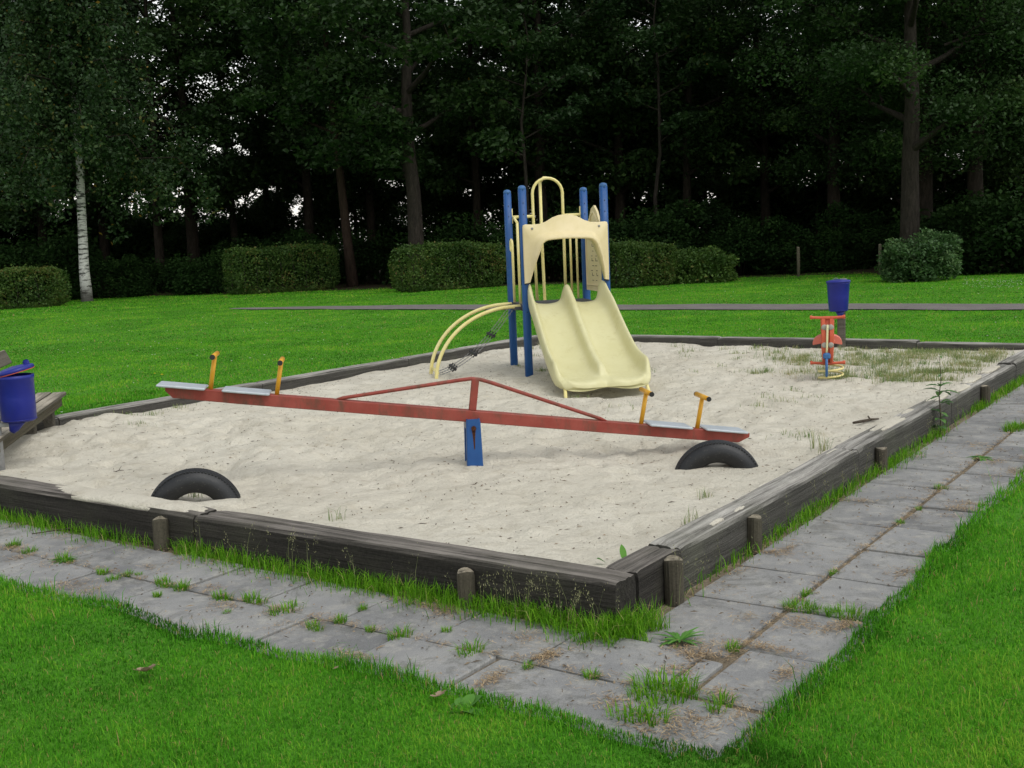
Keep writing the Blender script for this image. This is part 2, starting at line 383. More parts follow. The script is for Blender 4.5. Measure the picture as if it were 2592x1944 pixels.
# lawn: an L in front of the paving and the meadow round the far sides, one sheet
def strip(edge_pts, outs):
    rings = []
    for (x, y), (ox, oy) in zip(edge_pts, outs): rings.append(((x, y), (ox, oy)))
    return rings
LV = []; LF = []
def add_sheet(V, Fa):
    b = sum(len(a) for a in LV); LV.append(V); LF.append(Fa+b)
ts = np.concatenate([np.linspace(45, 9, 20), np.arange(8.9, -.70, -.06)])
e1 = [(float(lawn_edge(np.array(t))), t, -1.0, 0.0) for t in ts]
tx = np.concatenate([np.arange(-.70, 12, .06), np.linspace(12.2, 60, 20)])
e2 = [(t, float(lawn_edge(np.array(t+31))), 0.0, -1.0) for t in tx]
cor = []
for k in range(1, 8):
    a = math.pi/2*k/8; cx, cy = -.66, -.66
    rr_ = .19+.05*math.sin(k*2.3); cor.append((cx-rr_*math.cos(a), cy-rr_*math.sin(a), -math.cos(a), -math.sin(a)))
edge = np.array(e1+cor+e2)
offs = [0, .05, .12, .3, .6, 1.0, 1.6, 2.6, 5, 14, 40]
rows = []
for k, o in enumerate(offs):
    x = edge[:, 0]+edge[:, 2]*o; y = edge[:, 1]+edge[:, 3]*o
    z = lawn_z(x, y) if o < 20 else np.zeros_like(x)
    if k == 0: z = np.full_like(x, -.10)
    if k == 1: z = z-.012
    rows.append(np.stack([x, y, z], 1))
V = np.concatenate(rows); n = len(edge)
i, j = np.meshgrid(np.arange(len(offs)-1), np.arange(n-1), indexing='ij')
add_sheet(V, np.stack([i*n+j, (i+1)*n+j, (i+1)*n+j+1, i*n+j+1], -1).reshape(-1, 4))
xs = np.concatenate([np.linspace(-.8, 0, 3), np.arange(.5, BX-.2, .5), [BX-.03], np.arange(BX+.5, 30, .7), [31, 34, 38]])
ys = np.concatenate([[-1.1, -.02], np.arange(.5, BY-.2, .5), [BY-.03], np.arange(BY+.5, 40, .7), [43, 48, 55]])
add_sheet(*grid_sheet(xs, ys, lambda x, y: lawn_z(x, y)-.006, lambda x, y: (((x > BX-.03) & (y > -.02)) | (y > BY-.03) | (x > 16.2))))
xs = np.concatenate([[BX+4, 16], np.arange(18, 38, 2.)]); ys = np.linspace(-40, -.9, 16)
lawn = obj('lawn', np_mesh('lawn', np.concatenate(LV), np.concatenate(LF), M['lawn'], smooth=True)); tagit(lawn, kind='structure')

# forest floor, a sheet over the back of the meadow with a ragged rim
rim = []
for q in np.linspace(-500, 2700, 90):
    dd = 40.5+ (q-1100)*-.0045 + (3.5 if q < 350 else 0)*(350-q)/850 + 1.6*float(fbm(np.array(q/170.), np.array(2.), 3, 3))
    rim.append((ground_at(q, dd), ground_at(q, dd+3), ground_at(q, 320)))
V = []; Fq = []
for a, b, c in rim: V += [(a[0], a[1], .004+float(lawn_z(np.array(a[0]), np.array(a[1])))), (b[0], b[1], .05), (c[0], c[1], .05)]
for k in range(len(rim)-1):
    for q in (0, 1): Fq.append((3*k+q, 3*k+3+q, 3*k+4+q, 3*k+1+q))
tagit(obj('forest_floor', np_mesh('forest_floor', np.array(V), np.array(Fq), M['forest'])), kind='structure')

# asphalt footpath across the meadow
ap = []
for y in np.concatenate([np.linspace(-40, 16, 60), np.linspace(16.3, 22.2, 24)]):
    tpr = max(0.0, min(1.0, (22.2-y)/5.5))**.6 if y > 16.7 else 1.0
    x0 = 17.40+.05*math.sin(y*1.7)+.04*math.sin(y*4.1); x1 = x0+(1.62+.04*math.sin(y*2.3+1))*tpr
    ap.append((x0, y, x1))
V = []; Fq = []
for k, (x0, y, x1) in enumerate(ap):
    for q in range(4):
        x = x0+(x1-x0)*q/3; V.append((x, y, .034+float(lawn_z(np.array(x), np.array(y))) - (.02 if q in (0, 3) else 0)))
    if k: Fq += [((k-1)*4+q, k*4+q, k*4+q+1, (k-1)*4+q+1) for q in range(3)]
tagit(obj('asphalt_footpath', np_mesh('asphalt_footpath', np.array(V), np.array(Fq), M['asphalt'])), kind='structure')

# paved path round the sandbox: a bed with slabs of 50 cm
bed = MB()
P_ = [(-1.05, -1.05), (16, -1.05), (16, .12), (.12, .12), (.12, 16), (-1.05, 16)]
bed.add([(x, y, -.014) for x, y in P_]+[(x, y, -.10) for x, y in P_], [(0, 1, 2, 3), (0, 3, 4, 5)], False)
paved = tagit(bed.build('paved_path', M['bed']), kind='structure')
def slab(x0, x1, y0, y1):
    gp = random.uniform(.005, .010)
    b = MB(); zt = random.uniform(-.004, .006); tlx, tly = random.uniform(-.008, .008), random.uniform(-.008, .008)
    cx, cy = (x0+x1)/2, (y0+y1)/2; hx, hy = (x1-x0)/2-gp, (y1-y0)/2-gp
    def outline(ins, dz):
        o = []
        for sx, sy in ((-1, -1), (1, -1), (1, 1), (-1, 1)):
            c = random.choice([.006, .010, .014, .02, .045]) if ins else .004
            a = (sx*(hx-ins), sy*(hy-ins-c)); d = (sx*(hx-ins-c), sy*(hy-ins))
            pr = [a, d] if sx*sy > 0 else [d, a]
            o += [(px, py, dz+zt+tlx*px+tly*py) for px, py in pr]
        return o
    st = random.getstate(); r0 = outline(0, -.06); r1 = outline(0, -.006); random.setstate(st); random.random()
    r2 = outline(.007, 0)
    b.loft([r0, r1, r2], cap=True, smooth=False)
    o = b.build('slab', M['slab'], paved); o.location = (cx, cy, 0); o.rotation_euler = (0, 0, random.uniform(-.012, .012))
S = .505
for k in range(-1, 31):                                      # along the right side of the sandbox
    x0 = .068+S*(k)
    if k > -1: slab(x0 if k else -.045, x0+S, -.500+random.uniform(0, .004), -.507+S-.06)
    slab(x0+random.uniform(-.03, .03) if k > 2 else x0, x0+S, -.507-S, -.512 if k > -1 else -.535)
for k in range(0, 30):                                       # along the front
    y0 = -.373+S*k
    slab(-.47, -.47+S-.09, y0 if k else -.425, y0+S)
    slab(-.47-S, -.47, y0+(.13 if k > 0 else 0), y0+S+.13)
slab(-.44, -.12, -.528, -.432)
slab(-.47-S, -.47, -.373-S, -.373+.13)

# ------------------------------------------------------------------ timber edging
border = thing('sandbox_border', 'dark timber sleeper edging framing the rectangular sand pit', 'timber edging')
HB = .197
def sleeper(p0, ang, L, wd, mat, seed, z0=0.0):
    n = max(14, int(L/.07)); r = np.random.default_rng(seed); b = MB(); rings = []
    top = np.linspace(0, wd, 13); grv = r.normal(0, .0030, 13); grv[r.integers(2, 11)] -= .012; grv[r.integers(2, 11)] -= .009; grv[r.integers(2, 11)] -= .007
    sec = [(0, -.08), (0, .06), (0, .15), (0, HB-.022)]+[(t, HB) for t in top]+[(wd, HB-.022), (wd, .1), (wd, -.08)]
    sec[4] = (.008, HB-.006); sec[16] = (wd-.008, HB-.006)
    bow = r.normal(0, .006); zb = r.normal(0, .006)
    for k in range(n+1):
        x = L*k/n; endf = min(x, L-x)
        ring = []
        for q, (yy, zz) in enumerate(sec):
            nz = 0.0; ny = 0.0
            if 4 <= q <= 16:
                fade = .35+.65*float(np.clip(.6+2.2*vnoise(x*1.3+seed*3.1, q*.9, seed), 0, 1))
                nz = grv[q-4]*fade+.004*float(vnoise(x*3+seed*9, q*.45, seed+4))
                if q in (4, 5, 15, 16): nz -= .010*max(0.0, float(vnoise(x*4.5+seed, q*.3, seed+8))+.12)
            if q in (3, 4): ny = .009*max(0, float(vnoise(x*6+seed*5, q*.6, seed+2)))
            if q in (16, 17): ny = -.009*max(0, float(vnoise(x*6+seed*5, q*.6, seed+3)))
            ny += .004*float(vnoise(x*2.2, zz*9+seed, seed+6))
            if endf < .001: nz -= .006 if q >= 3 and q <= 17 else 0
            ring.append((x, yy+ny+bow*math.sin(math.pi*x/L), zz+nz+zb+z0))
        rings.append(ring)
    b.loft(rings, cap=True, smooth=False)
    o = b.build('sleeper', mat, border); o.location = (p0[0], p0[1], 0); o.rotation_euler = (0, 0, ang); return o
WB = .178
def stake(x, y, r=.05, h=.16, lean=0.0):
    b = MB(); rings = []
    for z in (-.2, .0, h*.5, h-.012, h):
        rr = r*.9*(1 if z < h-.001 else .93)
        rings.append([(rr*math.cos(a)*(1+.06*math.sin(3*a+x*7))+lean*z, rr*math.sin(a)*(1+.05*math.cos(2*a+y*5)), z+(.006*math.sin(2*a+x) if z > h*.8 else 0)) for a in np.linspace(0, 2*math.pi, 17)[:-1]])
    b.loft(rings, smooth=False); o = b.build('stake', M['stakez'], border); o.location = (x, y, 0)
# front: runs along +Y from the near corner (local x -> world y, local y -> world -x)
y = 0.0; ends = [2.62, 5.15, BY]
for k, e in enumerate(ends):
    sleeper((WB, y+.006), math.pi/2, e-y-.012, WB, M['sleeper'], 20+k, [0, -.004, .004][k]); y = e
# right side: from x = WB on, outer face at y = 0
x = WB+.012
for k, e in enumerate([.60, 3.13, 5.48, 8.04, BX]):
    sleeper((x+.004, .0), 0.0, e-x-.008, WB, M['sleeper'] if k == 0 else M['sleeper2'], 30+k, [-.008, .0, .006, -.004, .004][k]); x = e
y = WB+.01                                               # back side
for k, e in enumerate([1.5, 4.1, 6.6, BY]):
    sleeper((BX, y), math.pi/2, e-y-.008, WB, M['sleeper2'], 40+k, [-.02, .0, .008, 0][k]); y = e
x = WB+.01                                               # left side
for k, e in enumerate([2.0, 4.45, 6.9, BX-WB-.01]):
    sleeper((x, BY-WB), 0.0, e-x-.008, WB, M['sleeper2'], 50+k, [.0, -.006, .004, .0][k]); x = e
stake(-.034, .747, .045, .16); stake(-.034, 2.861, .047, .168, .02)
stake(.45, -.036, .050, .192, -.02); stake(1.354, -.034, .045, .172)
stake(3.48, -.036, .045, .15); stake(6.53, -.036, .048, .165); stake(8.9, -.036, .045, .16)

# ------------------------------------------------------------------ sand
def bump2(x, y, cx, cy, rx, ry, h, ang=0.0):
    c, s = math.cos(ang), math.sin(ang); u = (x-cx)*c+(y-cy)*s; v = -(x-cx)*s+(y-cy)*c
    return h*np.exp(-(u/rx)**2-(v/ry)**2)
DENT = [(rng.uniform(.4, 9.8), rng.uniform(.4, 6.7), rng.uniform(.05, .09), rng.uniform(.11, .17), rng.uniform(0, math.pi), rng.uniform(.008, .030)) for _ in range(620)]
DENT += [(float(np.clip(rng.normal(cx, sx), .4, 9.8)), float(np.clip(rng.normal(cy, sy), .4, 6.7)), rng.uniform(.04, .08), rng.uniform(.08, .15), rng.uniform(0, math.pi), rng.uniform(.018, .042)) for cx, cy, sx, sy, m in ((2.3, 4.2, .9, .8, 120), (2.0, 5.6, .7, .6, 60), (3.4, 1.6, .8, .5, 50), (4.4, 2.9, .5, .7, 50), (5.2, 1.6, .8, .6, 50), (6.6, 1.7, .6, .6, 40)) for _ in range(m)]
def sand_z(x, y, dents=True):
    z = .136+.035*fbm(x*.8, y*.8, 3, 3)+.024*fbm(x*3.1, y*3.1, 9, 4)+.018*fbm(x*8+3, y*8, 21, 3)*np.clip(.7+1.6*fbm(x*.6+4, y*.6, 77, 2), .25, 1.5)
    z = z+.035*np.exp(-((x-.25)/.45)**2)+.012*np.exp(-((y-.25)/.4)**2)
    z = z-.045*np.exp(-((y-6.85)/.5)**2)-.035*np.exp(-((x-9.95)/.6)**2)
    z = z-.03*np.exp(-((x-2.7)**2+(y-.78)**2)/.5)-.04*np.exp(-((x-.52)**2+(y-3.22)**2)/.03)
    z = z+bump2(x, y, 1.35, 5.9, .5, .8, .085)+bump2(x, y, 2.1, 6.45, .35, .3, .09)+bump2(x, y, 3.4, 6.4, .9, .4, .05)
    z = z-bump2(x, y, 5.45, 3.15, .5, .45, .075)+bump2(x, y, 4.6, 3.0, .5, .6, .02)
    z = z+bump2(x, y, 1.9, 4.0, .8, .25, .045, .9)+bump2(x, y, 2.5, 4.6, .6, .2, .04, .5)
    if dents:
        for cx, cy, rx, ry, a, h in DENT:
            m = (np.abs(x-cx) < .5) & (np.abs(y-cy) < .5)
            if not m.any(): continue
            xm, ym = x[m], y[m]
            z[m] += bump2(xm, ym, cx, cy, rx*1.7, ry*1.5, h*.55, a)-bump2(xm, ym, cx, cy, rx, ry, h*1.5, a)
    edge_in = (x < WB+.10) | (y < WB+.08)
    return np.where(edge_in, np.minimum(z, .180), z)
xs = np.concatenate([np.arange(.02, 4.2, .028), np.arange(4.2, BX-.03, .045)]); ys = np.concatenate([np.arange(.02, BY-.03, .035)])
V, Fa = grid_sheet(xs, ys, sand_z)
sand = tagit(obj('sand', np_mesh('sand', V, Fa, M['sand'], smooth=True)), kind='structure')
# sand blown and trodden onto the timber tops: thin drifts of their own
def drift(cx, cy, rx, ry, h, seed, edge=.5):
    b = MB(); n = 64; rings = []
    for f, hh in ((1.0, -.012), (.95, .25), (.80, .65), (.5, .9), (.2, 1.0)):
        R_ = []
        for k in range(n):
            a = 2*math.pi*k/n; w_ = 1+edge*float(fbm(np.array(math.cos(a)*1.6+seed*3.3), np.array(math.sin(a)*1.6+seed), seed, 4))
            ex = abs(math.cos(a))**.75*math.copysign(1, math.cos(a)); ey = abs(math.sin(a))**.75*math.copysign(1, math.sin(a))
            R_.append((cx+rx*f*w_*ex, cy+ry*f*w_*ey, HB+(hh*h if hh > 0 else hh)))
        rings.append(R_)
    b.loft(rings, cap=True, smooth=True); b.build('sand_drift', M['sand'], sand)
drift(.095, 3.36, .105, .62, .024, 3, .25); drift(.13, 2.85, .07, .20, .020, 4); drift(.15, 3.9, .07, .25, .012, 9)
drift(1.12, .085, .095, .040, .004, 11, .6); drift(1.40, .08, .08, .036, .004, 12, .6)
drift(4.15, .12, .33, .060, .010, 13); drift(4.75, .14, .14, .04, .007, 14); drift(5.55, .12, .30, .055, .010, 15); drift(6.15, .10, .24, .06, .012, 16); drift(6.75, .13, .28, .055, .010, 17); drift(7.5, .13, .30, .05, .008, 18); drift(3.0, .15, .10, .03, .006, 19); drift(2.1, .16, .22, .02, .005, 20)
def sz(x, y): return float(sand_z(np.array([x]), np.array([y]))[0])

# ------------------------------------------------------------------ seesaw
PV = (2.05, 2.25); SA = math.radians(-47)
ss = thing('seesaw', 'long red seesaw with a truss rod on blue posts, left end raised', 'seesaw', (PV[0], PV[1], 0), SA)
TL = math.radians(-8.2); ct, st_ = math.cos(TL), math.sin(TL); ZP = .455
def sw(x, y, z): return (x*ct-z*st_, y, ZP+x*st_+z*ct)       # beam frame -> seesaw frame
RT = Matrix.Rotation(-TL, 3, 'Y')
b = MB(); zc = .0
for x0, x1 in ((-1.98, 1.92),):
    rings = []
    for x, zl in ((-1.98, .012), (-1.93, -.030), (-1.5, -.036), (0, -.036), (1.5, -.036), (1.86, -.030), (1.93, .012)):
        rings.append([sw(x, yy, zz) for yy, zz in ((-.045, .036), (-.045, zl+.004), (-.041, zl), (.041, zl), (.045, zl+.004), (.045, .036), (.041, .040), (-.041, .040))])
b.loft(rings, smooth=False)
b.build('beam', M['red'], ss)
b = MB().tube([sw(-.90, 0, .04), sw(-.86, 0, .052), sw(-.10, 0, .235), sw(-.03, 0, .25), sw(.03, 0, .25), sw(.10, 0, .237), sw(.88, 0, .052), sw(.92, 0, .04)], [.007, .012, .013, .013, .013, .013, .012, .007], 8)
b.build('truss_rod', M['red'], ss)
MB().box(sw(0, 0, .145), (.05, .028, .21), rot=RT, bev=.004).build('strut', M['red'], ss)
for sx in (-1.86, -1.455, 1.355, 1.75):
    s_ = MB().box(sw(sx+(0.0 if sx > 0 else -.02), 0, .0485), (.30, .21, .015), rot=RT, bev=.005)
    so_ = s_.build('seat', M['alu'], ss)
    m = MB().box(sw(sx, 0, .0385), (.20, .07, .006), rot=RT); m.build('seat_bracket', M['steel'], so_)
for hx in (-1.705, -1.285, 1.165, 1.565):
    h = MB().tube([sw(hx, 0, .035), sw(hx+.012, 0, .262)], .015, 10)
    ho = h.build('handle', M['orange'], ss)
    gx = sw(hx+.012, 0, .262)
    MB().tube([(gx[0], -.135, gx[2]), (gx[0], .135, gx[2])], .0165, 10).build('grip', M['orange'], ho)
    for s in (-1, 1): MB().tube([(gx[0], s*.135, gx[2]), (gx[0], s*.143, gx[2])], .0172, 10).build('end_cap', M['black'], ho)
for s in (-1, 1):
    b = MB(); yb = s*.075
    rings = []
    for z, hw in ((-.15, .054), (.12, .054), (.42, .048), (.446, .043)):
        d_ = s*.030; th = .005
        rings.append([(-hw, yb+d_, z), (-hw, yb, z), (-hw+.008, yb-s*.006, z), (hw-.008, yb-s*.006, z), (hw, yb, z), (hw, yb+d_, z), (hw-th, yb+d_, z), (hw-th, yb+s*.002, z), (-hw+th, yb+s*.002, z), (-hw+th, yb+d_, z)])
    # the near post shows its flat face outward
    rings = [[(p[0], -p[1]+2*yb if s < 0 else -p[1]+2*yb, p[2]) for p in R] for R in rings]
    po = b.loft(rings, smooth=False).build('support_post', M['blue'], ss)
    MB().tube([(0, yb+s*.005, .385), (0, yb+s*.016, .385)], .017, 8).build('pivot_bolt', M['rust'], po)
MB().tube([(0, -.07, .385), (0, .07, .385)], .020, 10).build('pivot_axle', M['steel'], ss)
MB().box((0, 0, .402), (.10, .06, .05), bev=.004).build('pivot_bracket', M['steel'], ss)
for s in (-1,):
    rs = MB(); yb = s*.0815
    rs.add([(-.013, yb, .375), (.013, yb, .375), (.007, yb, .315), (.004, yb, .25), (-.003, yb, .24), (-.007, yb, .32)], [(0, 5, 4, 3, 2, 1)])
    rs.build('rust_streak', M['rust'], ss)

# ------------------------------------------------------------------ half buried tyres
def tyre(x, y, ang, label, zc, R=.285):
    t = thing('tyre', label, 'tyre', (x, y, zc), ang, None)
    prof = [(.150, -.045), (.155, -.062), (.18, -.076), (.215, -.083), (.245, -.078), (.262, -.066), (R-.012, -.056), (R-.003, -.046), (R, -.02), (R, .02), (R-.003, .046), (R-.012, .056), (.262, .066), (.245, .078), (.215, .083), (.18, .076), (.155, .062), (.150, .045), (.165, .040), (.20, .06), (.24, .055), (R-.018, .03), (R-.018, -.03), (.24, -.055), (.20, -.06), (.165, -.040)]
    n = 56; b = MB(); rings = []
    for k in range(n):
        a = 2*math.pi*k/n
        rings.append([(r*math.cos(a), yy, r*math.sin(a)) for r, yy in prof])
    b.loft(rings+[rings[0]], cap=False, smooth=True); b.build('casing', M['rubber'], t)
    tr = MB()                                   # shoulder blocks and tread ribs
    nb = 84
    for k in range(nb):
        a = 2*math.pi*k/nb
        if math.sin(a) < -.3: continue
        for s in (-1, 1):
            rot = Matrix.Rotation(math.pi/2-a, 3, 'Y')
            tr.box(((R-.0065)*math.cos(a), s*.050, (R-.0065)*math.sin(a)), (.0125, .014, .007), rot=rot)
    for yy in (-.026, 0, .026):
        tr.tube([((R-.001)*math.cos(a), yy, (R-.001)*math.sin(a)) for a in np.linspace(-.4, math.pi+.4, 44)], .0085, 4, flat=.5, smooth=False)
    tr.build('tread', M['rubber'], t)['kind'] = 'stuff'
tyre(2.74, .80, SA-math.radians(14), 'half-buried black tyre under the low end of the red seesaw', .268-.285)
tyre(.475, 3.19, SA+math.radians(3), 'half-buried black tyre near the sand-covered timber edge', .318-.285)

# ------------------------------------------------------------------ play tower with double slide
TW = thing('play_tower', 'blue-posted play tower with a cream double slide, arch climber and hood', 'play tower', (6.24, 4.61, 0), math.radians(-45))
D = .9; ZD = .905; ZT = 2.185
for px, py in ((0, 0), (D, 0), (0, D), (D, D)):
    n = 16; b = MB(); rings = []
    for z in (-.3, .6, 1.4, ZT-.04):
        rings.append([(px+.042*max(-1, min(1, 1.18*math.cos(a))), py+.042*max(-1, min(1, 1.18*math.sin(a))), z) for a in np.linspace(0, 2*math.pi, n+1)[:-1]])
    p_ = b.loft(rings, smooth=True).build('post', M['blue'], TW)
    MB().lathe([(.044, ZT-.05), (.044, ZT-.022), (.036, ZT-.006), (.018, ZT+.002), (.004, ZT+.004)], 16, (px, py, 0)).build('cap', M['riderblue'], p_)
    bl = MB()
    for z in (1.55, 1.62, 1.88, 2.0, .83):
        bl.tube([(px, py-.0405, z), (px, py-.0440, z)], .006, 6); bl.tube([(px-.0405, py, z+.02), (px-.0440, py, z+.02)], .006, 6)
    bl.build('bolt_hole', M['black'], p_)['kind'] = 'stuff'
dk = MB().box((D/2, D/2, ZD-.03), (D-.09, D-.02, .05), bev=.006).build('deck', M['deckgrey'], TW)
MB().box((D/2, D+.02, ZD-.04), (D-.09, .03, .06)).build('deck_edge', M['yellow'], dk)
MB().box((.012, D/2, ZD-.04), (.03, D-.1, .07)).build('deck_edge', M['deckgrey'], dk)

# slide: stations s (forward of the front posts), bed height, rim height, divider height, half widths
def lerp(a, b, t): return a+(b-a)*t
ST = [  # s, bed, rim, divider, underside depth, outer half width
    (-.06, ZD+.004, .22, .15, .06, .425), (.0, ZD+.002, .235, .20, .07, .43), (.05, ZD-.008, .235, .215, .08, .44), (.14, ZD-.045, .20, .20, .09, .448),
    (.3, .80, .175, .170, .095, .455), (.55, .645, .165, .150, .10, .46), (.8, .495, .16, .145, .10, .465), (1.0, .385, .155, .140, .10, .470), (1.14, .322, .16, .135, .10, .474),
    (1.26, .284, .165, .13, .10, .48), (1.34, .268, .170, .125, .10, .484), (1.41, .258, .165, .115, .10, .486), (1.46, .252, .125, .07, .10, .482), (1.50, .249, .06, .025, .098, .474), (1.54, .246, .026, .008, .095, .464), (1.575, .240, .010, .0, .088, .452), (1.60, .225, .002, .0, .070, .438), (1.612, .20, .0, .0, .042, .425), (1.615, .18, .0, .0, .018, .415)]
def slide_ring(stn):
    s, zb, rim, div, und, hw = stn; pts = []
    front_bow = lambda u: .06*math.cos(u*math.pi/2)**2+.03*math.cos((abs(u)-.5)*math.pi) if s > 1.3 else 0.0
    def P(x, z):
        u = max(-1, min(1, x/hw)); k = max(0, min(1, (s-1.3)/.3))
        return (D/2+x, -(s+k*(.085*math.cos((abs(u)-.48)*2.3)-.055)), z)
    rw = .052                                     # rim thickness
    top = [(-hw, -und*.4), (-hw-.004, rim*.55), (-hw+.004, rim*.93), (-hw+.022, rim), (-hw+.042, rim*.92), (-hw+rw+.006, rim*.5), (-hw+rw+.022, .022), (-hw+rw+.06, .002),
           (-.5*hw+.01, -.006), (-.16, -.001), (-.075, .012), (-.048, div*.35+.004), (-.036, div*.85), (-.018, div*.985), (0, div), (.018, div*.985), (.036, div*.85), (.048, div*.35+.004), (.075, .012), (.16, -.001), (.5*hw-.01, -.006),
           (hw-rw-.06, .002), (hw-rw-.022, .022), (hw-rw-.006, rim*.5), (hw-.042, rim*.92), (hw-.022, rim), (hw-.004, rim*.93), (hw+.004, rim*.55), (hw, -und*.4)]
    lob = .016 if s > 1.3 else 0
    bot = [(hw-.03, -und*.85), (hw*.7, -und-lob), (hw*.35, -und-lob*.6), (0, -und+lob*1.6), (-hw*.35, -und-lob*.6), (-hw*.7, -und-lob), (-hw+.03, -und*.85)]
    return [P(x, zb+z) for x, z in top+bot]
fine = []
for k in range(len(ST)-1):
    m = 3 if .1 < ST[k][0] < 1.2 else 2
    for q in range(m): fine.append(tuple(lerp(a, b_, q/m) for a, b_ in zip(ST[k], ST[k+1])))
fine.append(ST[-1])
rg_ = [slide_ring(s) for s in fine][::-1]
sm = MB().loft(rg_, smooth=True, cap=False)
tp = rg_[-1][:29]; zl = min(p[2] for p in rg_[-1])+.004
sm.add(tp+[(p[0], p[1], zl) for p in tp], [(k, k+1, 30+k, 29+k) for k in range(28)])
sm.add(rg_[0], [tuple(range(len(rg_[0])-1, -1, -1))])
so_ = sm.build('slide', M['cream'], TW)
md = so_.modifiers.new('smooth', 'SUBSURF'); md.levels = 1; md.render_levels = 1
for lx, s0 in ((.10, 1.44), (.80, 1.44)):
    sg = -1 if lx < .4 else 1
    MB().tube([(lx, -1.30, .20), (lx+sg*.03, -1.46, .205), (lx+sg*.055, -1.56, .18), (lx+sg*.062, -1.60, .12), (lx+sg*.062, -1.61, -.1)], .017, 10).build('slide_leg', M['yellow'], TW)

# hood panel over the slide entrance
def resample(P, n):
    P = [np.array(p, float) for p in P]; L = [0]
    for a, b_ in zip(P, P[1:]): L.append(L[-1]+np.linalg.norm(b_-a))
    out = []
    for t in np.linspace(0, L[-1], n):
        k = min(np.searchsorted(L, t, 'right')-1, len(P)-2); u = (t-L[k])/max(1e-9, L[k+1]-L[k]); out.append(P[k]*(1-u)+P[k+1]*u)
    return out
def half(P): return P+[(-x, z) for x, z in P[::-1]]
oc = [(-.468, 1.14), (-.47, 1.35), (-.47, 1.60), (-.47, 1.74), (-.463, 1.765), (-.44, 1.772), (-.36, 1.768), (-.28, 1.772), (-.21, 1.795), (-.14, 1.835), (-.07, 1.858), (0, 1.864)]
md_ = [(-.440, 1.145), (-.428, 1.28), (-.405, 1.42), (-.382, 1.54), (-.372, 1.585), (-.352, 1.630), (-.322, 1.662), (-.285, 1.678), (-.22, 1.686), (-.15, 1.690), (-.07, 1.694), (0, 1.695)]
ri = [(-.415, 1.15), (-.385, 1.28), (-.350, 1.40), (-.315, 1.49), (-.302, 1.53), (-.283, 1.562), (-.258, 1.582), (-.23, 1.592), (-.17, 1.598), (-.11, 1.601), (-.05, 1.603), (0, 1.604)]
def panel_ring(P, y): return [(D/2+x, y, z) for x, z in half(P[:-1])[:len(P)-1]+[P[-1]]+[(-x, z) for x, z in P[:-1][::-1]]]
r_back_o = panel_ring(oc, -.045); r_front_o = panel_ring(oc, -.068)
oc2 = [(x*.985, z-.006 if z > 1.5 else z+.004) for x, z in oc]
r_f2 = panel_ring(oc2, -.076)
mids = panel_ring(md_, -.080)
hi1 = panel_ring([(lerp(a[0], b_[0], .4), lerp(a[1], b_[1], .4)) for a, b_ in zip(md_, ri)], -.150)
hi2 = panel_ring([(lerp(a[0], b_[0], .85), lerp(a[1], b_[1], .85)) for a, b_ in zip(md_, ri)], -.245)
# the rim fades out toward the feet of the hood
def fade(R, base): return [(p[0], lerp(base, p[1], max(0, min(1, (p[2]-1.14)/.30))**.8), p[2]) for p in R]
hi1 = fade(hi1, -.082); hi2 = fade(hi2, -.084); inn = fade(panel_ring(ri, -.235), -.080); inb = panel_ring(ri, -.045)
MB().loft([r_back_o, r_front_o, r_f2, mids, hi1, hi2, inn, inb, r_back_o], closed=False, cap=False, smooth=True).build('hood', M['hood'], TW)
for s in (0, -1):
    q = [r_back_o[s], r_front_o[s], r_f2[s], mids[s], hi1[s], hi2[s], inn[s], inb[s]]
    MB().loft([[(p[0], p[1], p[2]-.012) for p in q], q], smooth=False).build('hood_foot', M['black'], TW)
for bx in (.08, .82):
    MB().lathe([(.013, 0), (.013, .004), (.008, .008)], 10, (bx, -.078, 1.725), Matrix.Rotation(math.pi/2, 3, 'X')).build('bolt', M['steel'], TW)

# rear guard: hoop, top bars, uprights
def arc(cx, cz, r, a0, a1, n, y): return [(cx+r*math.cos(a), y, cz+r*math.sin(a)) for a in np.linspace(a0, a1, n)]
hp = [(.305, D, ZD), (.297, D, 1.4), (.295, D, 2.12)]+arc(.473, 2.128, .178, math.pi, 0, 13, D)[0:]+[(.65, D, 2.10), (.65, D, 1.4), (.65, D, ZD)]
MB().tube(hp, .017, 10).build('hoop', M['yellow'], TW)
MB().tube([(.40, D+.05, 2.27), (.40, D+.06, 1.5), (.41, D+.06, ZD-.1), (.41, D+.06, -.1)], .018, 10).build('slide_pole', M['yellow'], TW)
MB().tube([(.473, D, 2.306), (.44, D+.03, 2.312), (.40, D+.05, 2.27)], .018, 8).build('pole_bracket', M['yellow'], TW)
for x0, x1 in ((.03, .295), (.65, .87)): MB().tube([(x0, D, 1.875), (x1, D, 1.875)], .017, 8).build('guard_bar', M['yellow'], TW)
for x in (.725, .80): MB().tube([(x, D, ZD), (x, D, 1.875)], .0135, 8).build('guard_upright', M['yellow'], TW)
for x in (.045, .855): MB().tube([(x, D, 1.80), (x, D, 1.97)], .010, 8).build('guard_clip', M['yellow'], TW)
# left side: rails beside the climber opening
MB().tube([(0, .35, 1.80), (0, .35, ZD)], .015, 8).build('guard_upright', M['yellow'], TW)
MB().tube([(0, .35, 1.80), (.05, D-.1, 1.86), (.12, D, 1.875)], .015, 8).build('guard_brace', M['yellow'], TW)
MB().tube([(-.005, .68, ZD), (-.005, .68, 1.56), (-.005, .70, 1.60), (-.005, .74, 1.615), (-.005, .775, 1.60), (-.005, .78, 1.54), (-.005, .775, 1.50), (-.005, .74, 1.49), (-.005, .70, 1.50)], .015, 8).build('grab_rail', M['yellow'], TW)
